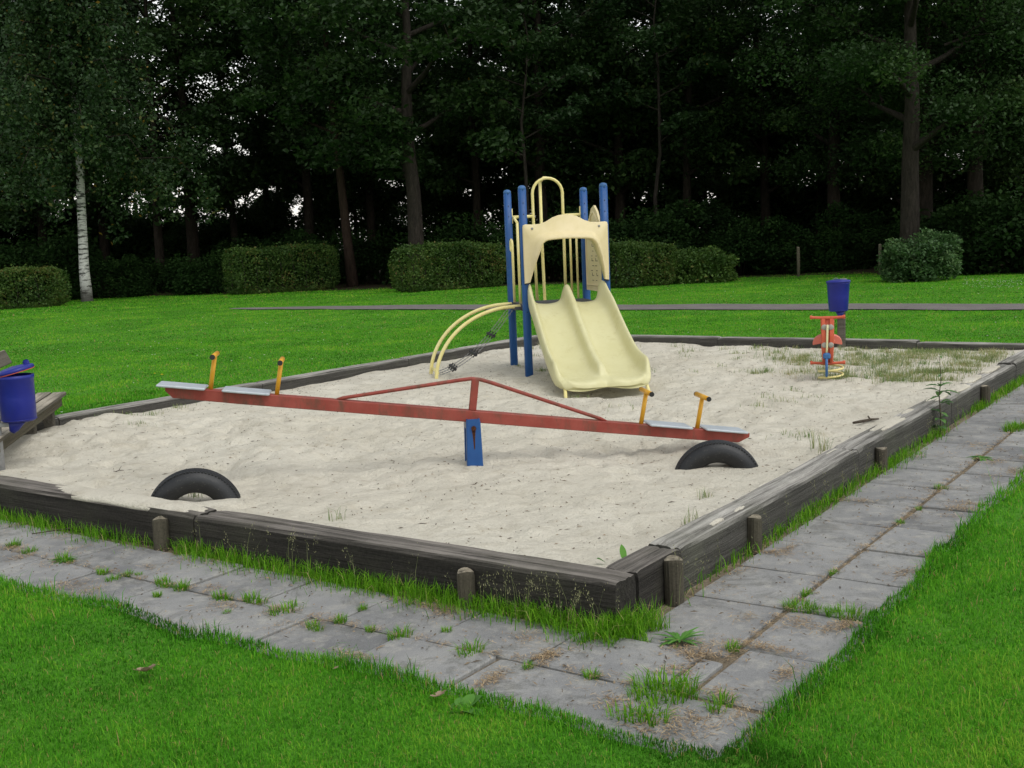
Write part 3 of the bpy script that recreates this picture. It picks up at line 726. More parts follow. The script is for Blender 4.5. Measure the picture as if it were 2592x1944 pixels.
# right side: moulded play board
b = MB(); out = [(.06, 1.00), (.06, 1.62), (.10, 1.74), (.20, 1.80), (.28, 1.89), (.40, 1.96), (.52, 1.93), (.62, 1.83), (.74, 1.76), (.84, 1.70), (.84, 1.00)]
R0 = [(D-.012, y, z) for y, z in out]; R1 = [(D+.012, y, z) for y, z in out]
bd = b.loft([R0, R1], smooth=False).build('play_board', M['hood'], TW)
cz_ = [(lerp(.45, y, .84), lerp(1.45, z, .86)) for y, z in out]
fr = MB()
fr.tube([(D-.014, y, z) for y, z in cz_], .012, 6, closed=True, smooth=True); fr.build('board_rim', M['hood'], bd)
mk = MB()
for q in range(10):
    z = 1.12+q*.055
    for y0 in (.34, .52):
        yy = y0+random.uniform(-.03, .03); ln_ = random.uniform(.04, .10)
        mk.box((D-.0138, yy, z), (.003, ln_, .006)); 
        if q % 3 == 1: mk.box((D-.0138, yy+.03, z+.015), (.003, .007, .03))
mk.build('board_print', M['black'], bd)['kind'] = 'stuff'

# arch climber and chain ladder on the left
for yy in (.20, .74):
    pts = [(-.03, yy, .885), (-.10, yy, .885)]+[(-.10-.90*math.sin(a), yy, .10+.785*math.cos(a)) for a in np.linspace(.12, math.pi/2, 20)]+[(-1.005, yy, -.1)]
    MB().tube(pts, .0205, 10).build('climber_rail', M['yellow'], TW)
MB().tube([(-.98, .20, .20), (-.98, .74, .20)], .017, 8).build('climber_tie', M['yellow'], TW)
MB().tube([(-.30, .30, .862), (-.22, .20, .87)], .012, 6).build('climber_stay', M['yellow'], TW)
MB().box((-.05, .47, .862), (.09, .60, .035), bev=.004).build('climber_plate', M['deckgrey'], TW)
def cat(t): return (lerp(-.10, -.95, t), .84-.95*t+.27*t*t - .05*math.sin(math.pi*t))
link = []
for yy in (.30, .47, .64):
    b = MB(); N = 58
    for k in range(N):
        t = (k+.5)/N; x, z = cat(t); x2, z2 = cat(t+.01); dv = Vector((x2-x, 0, z2-z)).normalized(); sd = Vector((0, 1, 0)) if k % 2 else dv.cross(Vector((0, 1, 0)))
        c = Vector((x, yy, max(z, .17)))
        pts = [c+dv*(.0135*math.cos(a))+sd*(.0065*math.sin(a)) for a in np.linspace(0, 2*math.pi, 7)[:-1]]
        b.tube(pts, .0026, 3, closed=True, smooth=False)
    b.build('chain', M['steel'], TW)['kind'] = 'stuff'
for t in (.27, .52, .80):
    x, z = cat(t); z = max(z, .18)
    rg = MB().tube([(x, .26, z), (x, .28, z), (x, .66, z), (x, .68, z)], [.020, .017, .017, .020], 8).build('rung', M['black'], TW)
    for yy in (.30, .47, .64): MB().tube([(x+.03, yy, z+.032), (x, yy, z), (x-.028, yy, z-.030)], .008, 6).build('chain_clamp', M['black'], rg)

# ------------------------------------------------------------------ spring rider (a little motorbike seen head-on)
sr = thing('spring_rider', 'red-orange motorbike spring rider on a yellow coil, in sand by the back edge', 'spring rider', (6.82, 1.48, 0), math.radians(-70))
z0 = sz(6.82, 1.48)
def rprof(w_, zs): return w_
b = MB()
rings = []
for z, hw, dep in ((.30, .050, .05), (.36, .054, .10), (.46, .058, .13), (.56, .060, .12), (.64, .062, .09), (.70, .064, .06), (.735, .062, .045)):
    rings.append([(-hw, -dep*.5+.02, z), (-hw*.85, -dep*.5, z), (-.022, -dep*.5, z), (-.018, -dep*.5+.022, z), (.018, -dep*.5+.022, z), (.022, -dep*.5, z), (hw*.85, -dep*.5, z), (hw, -dep*.5+.02, z), (hw, dep+.12, z), (-hw, dep+.12, z)])
b.loft(rings, smooth=False); b.build('body', M['redplastic'], sr)
def bar(name, z, y, L, m):
    MB().tube([(-L, y, z+.006), (-L+.012, y, z+.006), (-L+.03, y, z+.004), (-L*.4, y, z), (0, y, z-.002), (L*.4, y, z), (L-.03, y, z+.004), (L-.012, y, z+.006), (L, y, z+.006)], [.018, .020, .014, .014, .018, .014, .014, .020, .018], 10).build(name, m, sr)
bar('handlebar', .738, -.01, .165, M['redplastic']); bar('footrest', .292, .0, .165, M['redplastic'])
for s in (-1, 1):
    MB().lathe([(.030, 0), (.030, .008), (.022, .016), (.008, .019)], 14, (s*.030, -.035, .645), Matrix.Rotation(math.pi/2, 3, 'X')).build('headlight', M['lamp'], sr)
    MB().lathe([(.028, 0), (.028, .008), (.020, .014), (.008, .016)], 14, (s*.030, -.055, .475), Matrix.Rotation(math.pi/2, 3, 'X')).build('indicator', M['lamp'], sr)
    q = MB(); th = .03
    pr = [(s*.05, .55), (s*.085, .545), (s*.115, .53), (s*.132, .505), (s*.14, .475), (s*.138, .462), (s*.05, .478)]
    q.loft([[(x, .10, z) for x, z in pr], [(x, .12+th, z+.008) for x, z in pr], [(x*.9, .22, z+.01) for x, z in pr]], smooth=False).build('seat_wing', M['salmon'], sr)
q = MB(); q.box((0, .20, .50), (.17, .22, .05), bev=.02); q.build('seat', M['salmon'], sr)
MB().tube([(.0, -.058, .672), (-.002, -.068, .64), (-.008, -.088, .44), (-.012, -.092, .40)], [.010, .011, .010, .010], 8).build('fork', M['cream'], sr)
fk = MB(); fk.box((-.010, -.095, .372), (.072, .055, .065), bev=.016); fk.build('fork_head', M['riderblue'], sr)
wh = MB()
wh.lathe([(.02, -.012), (.085, -.012), (.098, -.006), (.098, .006), (.085, .012), (.02, .012)], 20, (-.012, -.085, .262), Matrix.Rotation(math.pi/2, 3, 'Y')); wh.build('front_wheel', M['riderblue'], sr)
sp = [(.115*math.cos(a)+.03, .05+.115*math.sin(a), z0-.02+.155*(a/(2*math.pi*2.4))) for a in np.linspace(0, 2*math.pi*2.4, 64)]
MB().tube(sp, .0105, 8).build('spring', M['yellow'], sr)
MB().box((.02, .10, z0+.150), (.09, .14, .02), bev=.004).build('spring_plate', M['black'], sr)

# ------------------------------------------------------------------ litter bins
def litter_bin(label, loc, rz, zb, ajar, post_xy, post_r, post_h, wood):
    t = thing('litter_bin', label, 'litter bin', (loc[0], loc[1], 0), rz, None)
    H_ = .325 if ajar else .365; r0, r1 = (.116, .120) if ajar else (.116, .137)
    prof = [(.03, zb+.004), (r0-.012, zb), (r0, zb+.014), (lerp(r0, r1, .5), zb+H_*.5), (r1, zb+H_-.03), (r1+.004, zb+H_-.026), (r1+.004, zb+H_), (r1-.006, zb+H_), (r1-.008, zb+H_-.03), (r0-.008, zb+.03), (.03, zb+.03)]
    bo = MB().lathe(prof, 32, cap=(True, True)).build('bin_body', M['binblue'], t)
    MB().tube([(r0*math.cos(a), r0*math.sin(a), zb+.014) for a in np.linspace(0, 2*math.pi, 33)[:-1]], .003, 5, closed=True).build('base_seam', M['binblue'], bo)
    tl = math.radians(13) if ajar else math.radians(1.5)
    rot = Matrix.Rotation(-tl, 3, 'Y'); c = (0.0 if not ajar else .0, 0, zb+H_+(.036 if ajar else .008))
    lid = MB().lathe([(r1+.010, -.018), (r1+.012, -.004), (r1+.006, .008), (r1*.7, .018), (.03, .024)], 32, c, rot).build('lid', M['binblue'], t)
    if ajar:
        MB().lathe([(r1+.006, -.022), (r1+.0125, -.019), (r1+.0125, -.0165), (r1+.006, -.016)], 32, c, rot, cap=(False, False)).build('lid_seal', M['redplastic'], lid)
        lx = rot @ Vector((.085, 0, .012))
        MB().box((c[0]+lx.x, c[1]+lx.y, c[2]+lx.z+.014), (.042, .030, .044), rot=rot, bev=.012).build('lid_lug', M['binblue'], lid)
    else:
        MB().tube([(-.03+.03*math.cos(a), 0, zb+H_+.026+.022*math.sin(a)) for a in np.linspace(0, math.pi, 8)], .004, 6).build('lid_handle', M['steel'], lid)
        MB().box((.06, .0, zb+H_+.030), (.085, .04, .018), bev=.004).build('lid_grate', M['steel'], lid)
    px, py = post_xy
    if wood: MB().box((px, py, (post_h-.3)/2), (.10, .09, post_h+.3), bev=.012).build('post', M['bench'], t)
    else: MB().tube([(px, py, -.2), (px, py, post_h)], post_r, 14).build('post', M['steel'], t)
    MB().box((px*.6, py*.6, zb-.02), (abs(px)*.9+.05, abs(py)*.5+.05, .03), bev=.004).build('bracket', M['steel'], t)
    cn = MB().tube([(-.055 if ajar else .03, 0, zb-.075), (-.04 if ajar else .025, 0, zb-.055), (-.02 if ajar else .02, 0, zb+.004)], [.020, .034, .06], 12); cn.build('bracket_cone', M['binblue'], t)
    return t
bz = 9.93; by_ = 2.42
litter_bin('blue tapered litter bin on a wooden post behind the spring rider', (bz, by_), math.radians(-72), .565, False, (.035, .08), .04, .72, True)
nb_ = CAM + (C_D + C_R*(37*K-1296)/F_PX - C_U*(860*K-972)/F_PX)*7.85
litter_bin('blue litter bin with its lid ajar in front of the wooden bench', (nb_[0], nb_[1]), math.radians(-40), .497, True, (-.158, .01), .036, .78, False)

# ------------------------------------------------------------------ wooden bench behind the near bin
BA = math.radians(47)
bn = thing('wooden_bench', 'weathered grey plank bench behind the blue bin at the timber edge', 'bench', (2.18, 7.0, 0), BA)
# local x runs along the bench (far end at 0, toward the camera negative); local +y away from the sand
for k in range(3):
    MB().box((-1.40, .0625+k*.131, .385+(.006 if k == 1 else 0)), (2.80, .120, .034), bev=.006).build('seat_plank', M['bench'], bn)
rb = Matrix.Rotation(math.radians(66), 3, 'X')
for k in range(2):
    MB().box((-1.40, .425+.06*k, .60+.15*k), (2.84, .135, .034), rot=rb, bev=.006).build('back_plank', M['bench'], bn)
MB().box((-1.42, .05, .325), (2.66, .04, .085), bev=.006).build('apron', M['stake'], bn)
for lx in (-.28, -1.10, -2.47):
    MB().box((lx, .15, .12), (.09, .15, .48), bev=.008).build('leg', M['bench'], bn)
    MB().box((lx, .27, .338), (.08, .40, .055), bev=.006).build('seat_bearer', M['stake'], bn)
    MB().box((lx, .50, .42), (.075, .05, .80), rot=Matrix.Rotation(math.radians(-20), 3, 'X'), bev=.006).build('back_post', M['bench'], bn)

# ------------------------------------------------------------------ blades, tufts and weeds
def blades(P, h, wd, az, lean, segs):
    n = len(P); dx, dy = np.cos(az), np.sin(az); px, py = -dy, dx
    lx, ly = dx*lean*h, dy*lean*h
    if segs == 1:
        V = np.empty((n, 3, 3)); hw = wd/2
        V[:, 0] = P+np.stack([px*hw, py*hw, 0*h], 1); V[:, 1] = P-np.stack([px*hw, py*hw, 0*h], 1)
        V[:, 2] = P+np.stack([lx, ly, h*np.sqrt(np.maximum(.1, 1-lean**2*.7))], 1)
        F = np.arange(n*3).reshape(n, 3); return V.reshape(-1, 3), F, 3
    V = np.empty((n, 5, 3)); hw = wd/2
    V[:, 0] = P+np.stack([px*hw, py*hw, 0*h], 1); V[:, 1] = P-np.stack([px*hw, py*hw, 0*h], 1)
    mid = P+np.stack([lx*.3, ly*.3, h*.58], 1)
    V[:, 2] = mid+np.stack([px*hw*.8, py*hw*.8, 0*h], 1); V[:, 3] = mid-np.stack([px*hw*.8, py*hw*.8, 0*h], 1)
    V[:, 4] = P+np.stack([lx, ly, h*np.sqrt(np.maximum(.1, 1-lean**2*.75))], 1)
    b = (np.arange(n)*5)[:, None]; F = np.concatenate([b+[0, 1, 3], b+[0, 3, 2], b+[2, 3, 4]]); return V.reshape(-1, 3), F, 5

# mown lawn
VV = []; FF = []; TT = []; nv = 0
for r0, r1, dens, h0, h1, w0, w1, segs in ((2.5, 4.3, 33000, .008, .029, .0021, .0036, 3), (4.3, 6.2, 19000, .009, .031, .0027, .0044, 3), (6.2, 9.5, 6000, .014, .038, .005, .0075, 1), (9.5, 14, 2600, .018, .04, .008, .012, 1), (14, 22, 1000, .012, .026, .013, .02, 1), (22, 36, 380, .012, .026, .02, .03, 1), (36, 50, 130, .02, .045, .03, .045, 1)):
    th = .95; area = th*(r1*r1-r0*r0); n = int(area*dens)
    r = np.sqrt(rng.uniform(r0*r0, r1*r1, n)); a = YAW+rng.uniform(-th, th, n)
    x = CAM[0]+r*np.cos(a); y = CAM[1]+r*np.sin(a)
    m = is_lawn(x, y); x, y = x[m], y[m]; n = len(x)
    P = np.stack([x, y, lawn_z(x, y)-.006], 1); u, v, z = to_px(P)
    inside = (u > -60) & (u < 1084) & (v < 830); m = inside | (rng.random(n) < .36); P = P[m]; x, y = x[m], y[m]; thick = np.where(inside[m], 1.0, 1.65); n = len(P)   # the margin beside the view is sown thinner with broader blades
    patch = fbm(x*1.1, y*1.1, 31, 4)
    dedge = np.minimum(np.abs(x-lawn_edge(y)), np.abs(y-lawn_edge(x+31))); nearpath = np.exp(-(dedge/.10)**2)*(r1 < 10)
    h = rng.uniform(h0, h1, n)*(1+.5*patch)*(1+2.2*nearpath*rng.uniform(.0, 1, n)**1.5*np.clip(.45+1.8*fbm(x*2.7, y*2.7, 63, 3), .0, 1.3))*np.where(rng.random(n) < .015*np.clip(1+4*fbm(x*1.6, y*1.6, 67, 2), 0, 3), 2.3, 1); wd = rng.uniform(w0, w1, n)*thick
    V, F, k = blades(P, h, wd, rng.uniform(0, 2*math.pi, n), rng.uniform(.1, .95, n), segs)
    t = np.clip(.44+.6*patch+.3*fbm(x*6, y*6, 91, 2)-.22*nearpath+rng.normal(0, .22, n), 0, .97); t[rng.random(n) < .03*(1+3*np.clip(fbm(x*2.3, y*2.3, 55, 3), 0, 1))] = 1.0
    VV.append(V); FF.append(F+nv); TT.append(np.repeat(t, k)); nv += len(V)
tagit(obj('lawn_grass', np_mesh('lawn_grass', np.concatenate(VV), np.concatenate(FF), M['grass'], np.concatenate(TT))), 'short bright green mown grass of the lawns around the sand pit', 'grass', kind='stuff')

# grass fringe along the outside of the timbers and the far rims
VV = []; FF = []; TT = []; nv = 0
def fringe(x, y, zb, h0, h1, w0, w1, straw=.03, lean=(.15, 1.08)):
    global nv
    n = len(x)
    if n == 0: return
    P = np.stack([x, y, zb*np.ones(n)], 1)
    V, F, k = blades(P, rng.uniform(h0, h1, n), rng.uniform(w0, w1, n), rng.uniform(0, 2*math.pi, n), rng.uniform(lean[0], lean[1], n), 3)
    t = np.clip(.5+rng.normal(0, .25, n), 0, .9); t[rng.random(n) < straw] = 1
    VV.append(V); FF.append(F+nv); TT.append(np.repeat(t, k)); nv += len(V)
n = 11000; s = rng.uniform(-.05, 5.2, n); o = np.abs(rng.normal(0, .055, n))
den = np.where(s < 2.7, .55+.5*vnoise(s*3, s*0, 1)+.25*np.exp(-(s/.5)**2), np.where(s < 3.3, .12, .35+.4*vnoise(s*2.2, s*0, 2)))
m = rng.random(n) < np.clip(den, .03, 1)
q_ = .55+.9*np.clip(.5+1.4*vnoise(s[m]*7, s[m]*0, 6), 0, 1)
fringe(-.004-o[m]*np.where(s[m] < .6, 1.7, 1.15)*q_, s[m], -.012, .03, .125, .0028, .0046)
n = 1300; ang = rng.uniform(math.pi*.95, math.pi*1.8, n); rr = .22*rng.random(n)**.8*(1+.25*np.sin(ang*9))
fringe(.03+rr*np.cos(ang)*1.0, .03+rr*np.sin(ang)*.8, -.012, .03, .13, .003, .005)
n = 9000; s = rng.uniform(.0, 10.5, n); o = np.abs(rng.normal(0, .045, n))
den = .25+1.1*vnoise(s*1.7, s*0, 5)+.5*np.exp(-((s-3.9)/.35)**2)+.25*(s > 4.6); m = rng.random(n) < np.clip(den, .02, 1)
fringe(s[m], -.004-o[m]*(1+.9*np.exp(-((s[m]-3.9)/.4)**2)), -.012, .035, .115, .003, .0055)
n = 9000; s = rng.uniform(.2, BX+.3, n); fringe(s, BY+.02+np.abs(rng.normal(0, .10, n)), 0, .05, .16, .006, .011)
n = 5000; s = rng.uniform(0, BY+.3, n); fringe(BX+.02+np.abs(rng.normal(0, .10, n)), s, 0, .04, .12, .007, .012)
tagit(obj('edge_grass', np_mesh('edge_grass', np.concatenate(VV), np.concatenate(FF), M['fringe'], np.concatenate(TT))), 'longer unmown grass growing along the outside of the timber edging', 'grass', kind='stuff')

# flowering stalks along the front timber
VV = []; FF = []; TT = []; nv = 0
sx_ = []
for k in range(95):
    if k < 62: x0, y0 = -.03-abs(random.gauss(0, .05)), random.choice([random.uniform(0, 1.1), random.uniform(1.2, 2.6), random.uniform(0, .5)])
    else: x0, y0 = random.uniform(.1, 5.5), -.03-abs(random.gauss(0, .05))
    H_ = random.uniform(.11, .24); az = random.uniform(0, 6.28); ln_ = random.uniform(.1, .4)
    P = np.array([[x0, y0, -.012]]); V, F, q = blades(P, np.array([H_]), np.array([.0022]), np.array([az]), np.array([ln_]), 3)
    VV.append(V); FF.append(F+nv); TT.append(np.full(len(V), .2)); nv += len(V)
    tip = V[4]
    n = random.randint(8, 16); Q = tip+rng.normal(0, 1, (n, 3))*[.010, .010, .022]-[0, 0, .022]
    V, F, q = blades(Q, rng.uniform(.006, .012, n), np.full(n, .0035), rng.uniform(0, 6.28, n), rng.uniform(0, .9, n), 1)
    VV.append(V); FF.append(F+nv); TT.append(np.repeat(rng.uniform(.4, 1, n), 3)); nv += len(V)
tagit(obj('seed_heads', np_mesh('seed_heads', np.concatenate(VV), np.concatenate(FF), M['seed'], np.concatenate(TT))), 'thin seeding grass stalks rising in front of the dark timbers', 'grass', kind='stuff')

# tufts in the slab joints: four meshes shared between the tufts
def tuft_mesh(n, rad, h0, h1, mat, lean=(.2, .95), wd=(.003, .005), stretch=1.0):
    r = rad*np.sqrt(rng.random(n)); a = rng.uniform(0, 2*math.pi, n)
    P = np.stack([r*np.cos(a)*stretch, r*np.sin(a), 0*r], 1)
    V, F, k = blades(P, rng.uniform(h0, h1, n), rng.uniform(*wd, n), a+rng.normal(0, .7, n), rng.uniform(*lean, n), 3)
    t = np.clip(.5+rng.normal(0, .22, n), 0, .9); t[rng.random(n) < .05] = 1
    return np_mesh('grass_tuft', V, F, mat, np.repeat(t, k))
TM = [tuft_mesh(90, .035, .025, .06, M['fringe'], stretch=s) for s in (1, 1.8, 2.6)]+[tuft_mesh(220, .07, .03, .085, M['fringe'], stretch=1.6)]
def put_tuft(x, y, k, ang, sc_=1.0, z=-.006):
    o = obj('grass_tuft', TM[k]); o.location = (x, y, z); o.rotation_euler = (0, 0, ang); o.scale = (sc_, sc_, sc_)
    tagit(o, 'small green grass tuft growing in a joint of the grey paving slabs', 'grass tuft', 'grass tufts in the paving joints')
for (u, v, k, s) in [(30, 1180, 0, 1), (65, 1193, 1, .8), (140, 1212, 1, 1.1), (222, 1240, 0, .8), (245, 1252, 1, .7), (275, 1243, 0, .7), (355, 1263, 1, 1), (392, 1272, 0, 1), (480, 1292, 1, .9), (550, 1300, 1, 1.1), (620, 1320, 2, 1.1), (300, 1243, 0, .5),
                     (340, 1287, 0, .6), (490, 1325, 0, .5), (680, 1357, 1, .8), (735, 1343, 0, .8), (783, 1316, 0, .6), (800, 1362, 0, .6), (865, 1375, 1, 1), (965, 1365, 0, .6), (1018, 1410, 1, 1.1), (1140, 1442, 0, .6), (1278, 1464, 0, .8),
                     (1440, 1500, 3, 1.15), (1480, 1490, 2, 1.0), (1390, 1512, 1, 1.0), (1555, 1528, 1, 1.1), (1582, 1403, 0, .8), (1730, 1315, 3, .7), (1770, 1322, 2, .8), (1830, 1332, 3, .8), (1742, 1285, 0, .7), (1800, 1240, 0, .6), (1945, 1130, 0, .6), (1985, 1100, 0, .5), (2032, 1055, 1, .7), (2190, 930, 3, 1.0), (2205, 925, 3, 1.0), (1375, 1557, 2, 1.3), (1410, 1540, 2, 1.1)]:
    x, y = unproj(u, v); put_tuft(x, y, k, random.choice([0, math.pi/2])+random.uniform(-.2, .2), s)

# weeds scattered in the sand
VV = []; FF = []; TT = []; nv = 0
def sand_weed(x, y, n, rad, h0, h1, wd, t0):
    global nv
    r = rad*np.abs(rng.normal(0, .6, n)); a = rng.uniform(0, 6.28, n); X = np.clip(x+r*np.cos(a), WB+.03, BX-WB-.02); Y = np.clip(y+r*np.sin(a), WB+.03, BY-WB-.02)
    Z = sand_z(X, Y, False)-.012
    V, F, k = blades(np.stack([X, Y, Z], 1), rng.uniform(h0, h1, n), np.full(n, wd), rng.uniform(0, 6.28, n), rng.uniform(.1, .85, n), 3)
    VV.append(V); FF.append(F+nv); TT.append(np.repeat(np.clip(t0+rng.normal(0, .25, n), 0, 1), k)); nv += len(V)
for _ in range(135):                                   # the overgrown back corner
    x = rng.uniform(6.8, 9.9); y = .35+abs(rng.normal(0, 1.1))
    if y < 4.2: sand_weed(x, y, 150, rng.uniform(.12, .30), .015, .09, .0036, rng.uniform(.15, .8))
for _ in range(24): sand_weed(rng.uniform(8.4, 9.9), rng.uniform(2.5, 6.5), 30, .14, .03, .10, .005, .5)
for u, v, n in [(1170, 800, 70), (1200, 812, 70), (1120, 795, 40), (1250, 855, 40), (1150, 770, 40), (330, 900, 40), (380, 885, 50), (280, 905, 40), (240, 900, 30), (300, 925, 30), (1640, 880, 30), (1700, 872, 30), (1710, 840, 30), (1760, 860, 25), (1650, 860, 20), (1340, 885, 25), (1740, 945, 40), (1700, 940, 25), (1500, 800, 20), (1560, 790, 20), (1480, 770, 30), (1590, 775, 30)]:
    x, y = unproj(u, v, .14); sand_weed(x, y, n, .12, .02, .075, .0045, .35)
for u, v, n, h in [(1780, 970, 26, .20), (1760, 965, 12, .26), (1520, 1060, 20, .09), (1480, 1122, 14, .12), (1505, 1118, 10, .13), (725, 1135, 8, .13), (420, 1065, 26, .10), (372, 1072, 14, .07), (735, 1130, 8, .12)]:
    x, y = unproj(u, v, .14); sand_weed(x, y, n, .06, h*.4, h, .0035, .4)
tagit(obj('sand_weeds', np_mesh('sand_weeds', np.concatenate(VV), np.concatenate(FF), M['dryweed'], np.concatenate(TT))), 'sparse dry weeds and grass sprouting from the sand', 'weeds', kind='stuff')

# bark crumbs, twigs and leaf bits on the sand and the paving
n = 4200; x = rng.uniform(.25, BX-.25, n); y = rng.uniform(.25, BY-.25, n); z = sand_z(x, y)+.003
n2 = 1400; x2 = np.concatenate([rng.uniform(-.9, 0, 600), rng.uniform(-.5, 9, 800)]); y2 = np.concatenate([rng.uniform(-.8, 4.5, 600), -.06-.8*rng.random(800)**1.3])
P = np.concatenate([np.stack([x, y, z], 1), np.stack([x2, y2, np.full(n2, .009)], 1)]); n = len(P)
a = rng.uniform(0, 6.28, n); L = rng.uniform(.003, .010, n)*np.where(rng.random(n) < .12, 2.8, 1); wd = rng.uniform(.0018, .0042, n)
dx = np.stack([np.cos(a)*L, np.sin(a)*L, rng.uniform(-.002, .004, n)], 1); dy = np.stack([-np.sin(a)*wd, np.cos(a)*wd, 0*a], 1); up = np.array([0, 0, 1])*rng.uniform(.002, .006, n)[:, None]
V = np.stack([P-dx, P-dy, P+dx, P+dy, P+up], 1).reshape(-1, 3); b = (np.arange(n)*5)[:, None]
F = np.concatenate([b+[0, 1, 4], b+[1, 2, 4], b+[2, 3, 4], b+[3, 0, 4]])
tagit(obj('ground_litter', np_mesh('ground_litter', V, F, M['litter'], np.repeat(rng.uniform(0, 1, n), 5))), 'dark bark crumbs and leaf bits scattered over sand and slabs', 'litter', kind='stuff')

# dry needles and straw gathered in drifts along the slab joints
cl = [unproj(u, v) for u, v in [(1500, 1420), (1530, 1415), (1475, 1400), (1460, 1450), (1560, 1400), (1720, 1345), (1780, 1360), (1830, 1350), (1650, 1400), (1700, 1455), (1600, 1545), (1480, 1560), (1550, 1500), (1430, 1580), (1330, 1520), (1230, 1330), (1310, 1335), (1260, 1330), (880, 1285), (930, 1310), (960, 1320), (990, 1325), (900, 1300), (770, 1420), (690, 1345), (600, 1320), (420, 1130), (360, 1175), (320, 1170), (440, 1150), (400, 1190), (180, 1280), (150, 1265), (60, 1130), (30, 1185), (1640, 1180), (1660, 1195), (1700, 1190), (1590, 1235), (2100, 1090), (2080, 1100), (2150, 1000), (2190, 1020), (1960, 1240), (2010, 1200), (1180, 1420), (1060, 1470), (1400, 1345), (1120, 1330)]]
cl += [(random.uniform(-.9, -.05), random.uniform(-.5, 4.5)) for _ in range(22)]+[(random.uniform(0, 8), random.uniform(-.85, -.05)) for _ in range(30)]
cl += [(-.47+random.uniform(-.01, .01), -.3+.12*k) for k in range(36)]+[(.1+.12*k, -.507+random.uniform(-.01, .01)) for k in range(50)]
P = []
for k, (x, y) in enumerate(cl):
    m = random.randint(90, 260) if k < 49 else (60 if k < 101 else 34); sx, sy = random.uniform(.02, .075), random.uniform(.02, .075)
    if k >= 101: sx, sy = .02, .02
    P.append(np.stack([rng.normal(x, sx, m), rng.normal(y, sy, m), .0085+.003*rng.random(m)], 1))
P = np.concatenate(P); n = len(P); a = rng.uniform(0, 6.28, n); L = rng.uniform(.004, .014, n); wd = rng.uniform(.0007, .0015, n)
dx = np.stack([np.cos(a)*L, np.sin(a)*L, rng.uniform(-.001, .0035, n)], 1); dy = np.stack([-np.sin(a)*wd, np.cos(a)*wd, 0*a], 1)
V = np.stack([P-dx-dy, P+dx-dy, P+dx+dy, P-dx+dy], 1).reshape(-1, 3)
tagit(obj('needle_litter', np_mesh('needle_litter', V, np.arange(4*n).reshape(n, 4), M['straw'], np.repeat(rng.random(n), 4))), 'dry brown needles and straw gathered along the slab joints', 'litter', kind='stuff')

# daisies
n = 260; r = np.sqrt(rng.uniform(12**2, 34**2, n)); a = YAW+rng.uniform(-.5, .5, n); x = CAM[0]+r*np.cos(a); y = CAM[1]+r*np.sin(a)
cl = 130; q = np.array([unproj(random.uniform(2080, 2215), random.uniform(606, 626)) for _ in range(cl)]); x = np.concatenate([x, q[:, 0]]); y = np.concatenate([y, q[:, 1]])
m = is_lawn(x, y); x, y = x[m], y[m]; n = len(x); P = np.stack([x, y, np.full(n, .06)], 1); s = rng.uniform(.010, .02, n)
V = np.stack([P+np.stack([s*np.cos(k*2.094), s*np.sin(k*2.094), 0*s], 1) for k in range(3)]+[P-[0, 0, .012]], 1).reshape(-1, 3); b = (np.arange(n)*4)[:, None]
tagit(obj('daisies', np_mesh('daisies', V, np.concatenate([b+[0, 1, 2], b+[0, 3, 1], b+[1, 3, 2], b+[2, 3, 0]]), M['daisy'], rng.random(n*4))), 'tiny white daisies dotted over the meadow', 'flowers', kind='stuff')

# ------------------------------------------------------------------ leafy plants
def leaf_blade(mb, T, base, az, L, W, rise, droop, lobes=0):
    """a leaf with a midrib, curving over; lobes > 0 gives a wavy oak or dandelion edge"""
    n = 9 if lobes else 6; b0 = len(mb.v); dx, dy = math.cos(az), math.sin(az)
    V = []; F = []
    for k in range(n+1):
        t = k/n; wv = W*math.sin(math.pi*min(1, t*.93+.05))**.8*(1 if not lobes else (.55+.45*abs(math.sin(t*math.pi*lobes+.4))))
        x = L*t*math.cos(rise); z = L*(t*math.sin(rise)-droop*t*t)
        c = (base[0]+dx*x, base[1]+dy*x, base[2]+z)
        V += [(c[0]-dy*wv, c[1]+dx*wv, c[2]+wv*.25), c, (c[0]+dy*wv, c[1]-dx*wv, c[2]+wv*.25)]
    for k in range(n): F += [(3*k, 3*k+1, 3*k+4, 3*k+3), (3*k+1, 3*k+2, 3*k+5, 3*k+4)]
    mb.add(V, F, True); T += [random.random()]*len(V)
def leafy(name, mb, T, mat, parent=None):
    me = mb.mesh(name, mat); at = me.attributes.new('tint', 'FLOAT', 'POINT'); at.data.foreach_set('value', np.array(T, np.float32)); return obj(name, me, parent)
def rosette(label, x, y, z, n, L, W, lobes, rise=.25):
    mb = MB(); T = []
    for k in range(n): leaf_blade(mb, T, (0, 0, 0), k*2.4+random.uniform(-.2, .2), L*random.uniform(.6, 1.1), W, random.uniform(rise*.4, rise*1.6), .25, lobes)
    o = leafy('rosette_weed', mb, T, M['rosette']); o.location = (x, y, z); return tagit(o, label, 'weed')
x, y = unproj(1468, 1388); rosette('jagged dandelion rosette on the slabs near the timber corner', x, y, .006, 26, .12, .0085, 6, .35)
x, y = unproj(138, 1213); rosette('flat jagged rosette weed in the slab joint by the sand-covered timber', x, y, .006, 22, .085, .007, 5)
x, y = unproj(2118, 990); rosette('trailing dark weed lying across slabs beyond the oak seedling', x, y, .006, 14, .13, .012, 4, .12)
x, y = unproj(1000, 1535, .02); rosette('broad-leaved plantain in the lawn beside the dead brown leaf', x, y, .015, 8, .10, .024, 0, .5)
x, y = unproj(620, 1215); rosette('leafy weed among the long grass below the middle front timber', x, y, .0, 9, .085, .016, 3, .6)
pl = thing('broadleaf_seedling', 'seedling with two upright green leaves in the sand at the timber corner', 'seedling', (.30, .30, sz(.30, .30)))
mb = MB(); T = []; x, y = unproj(1350, 1215, .17)
pl.location = (x, y, sz(x, y)-.01)
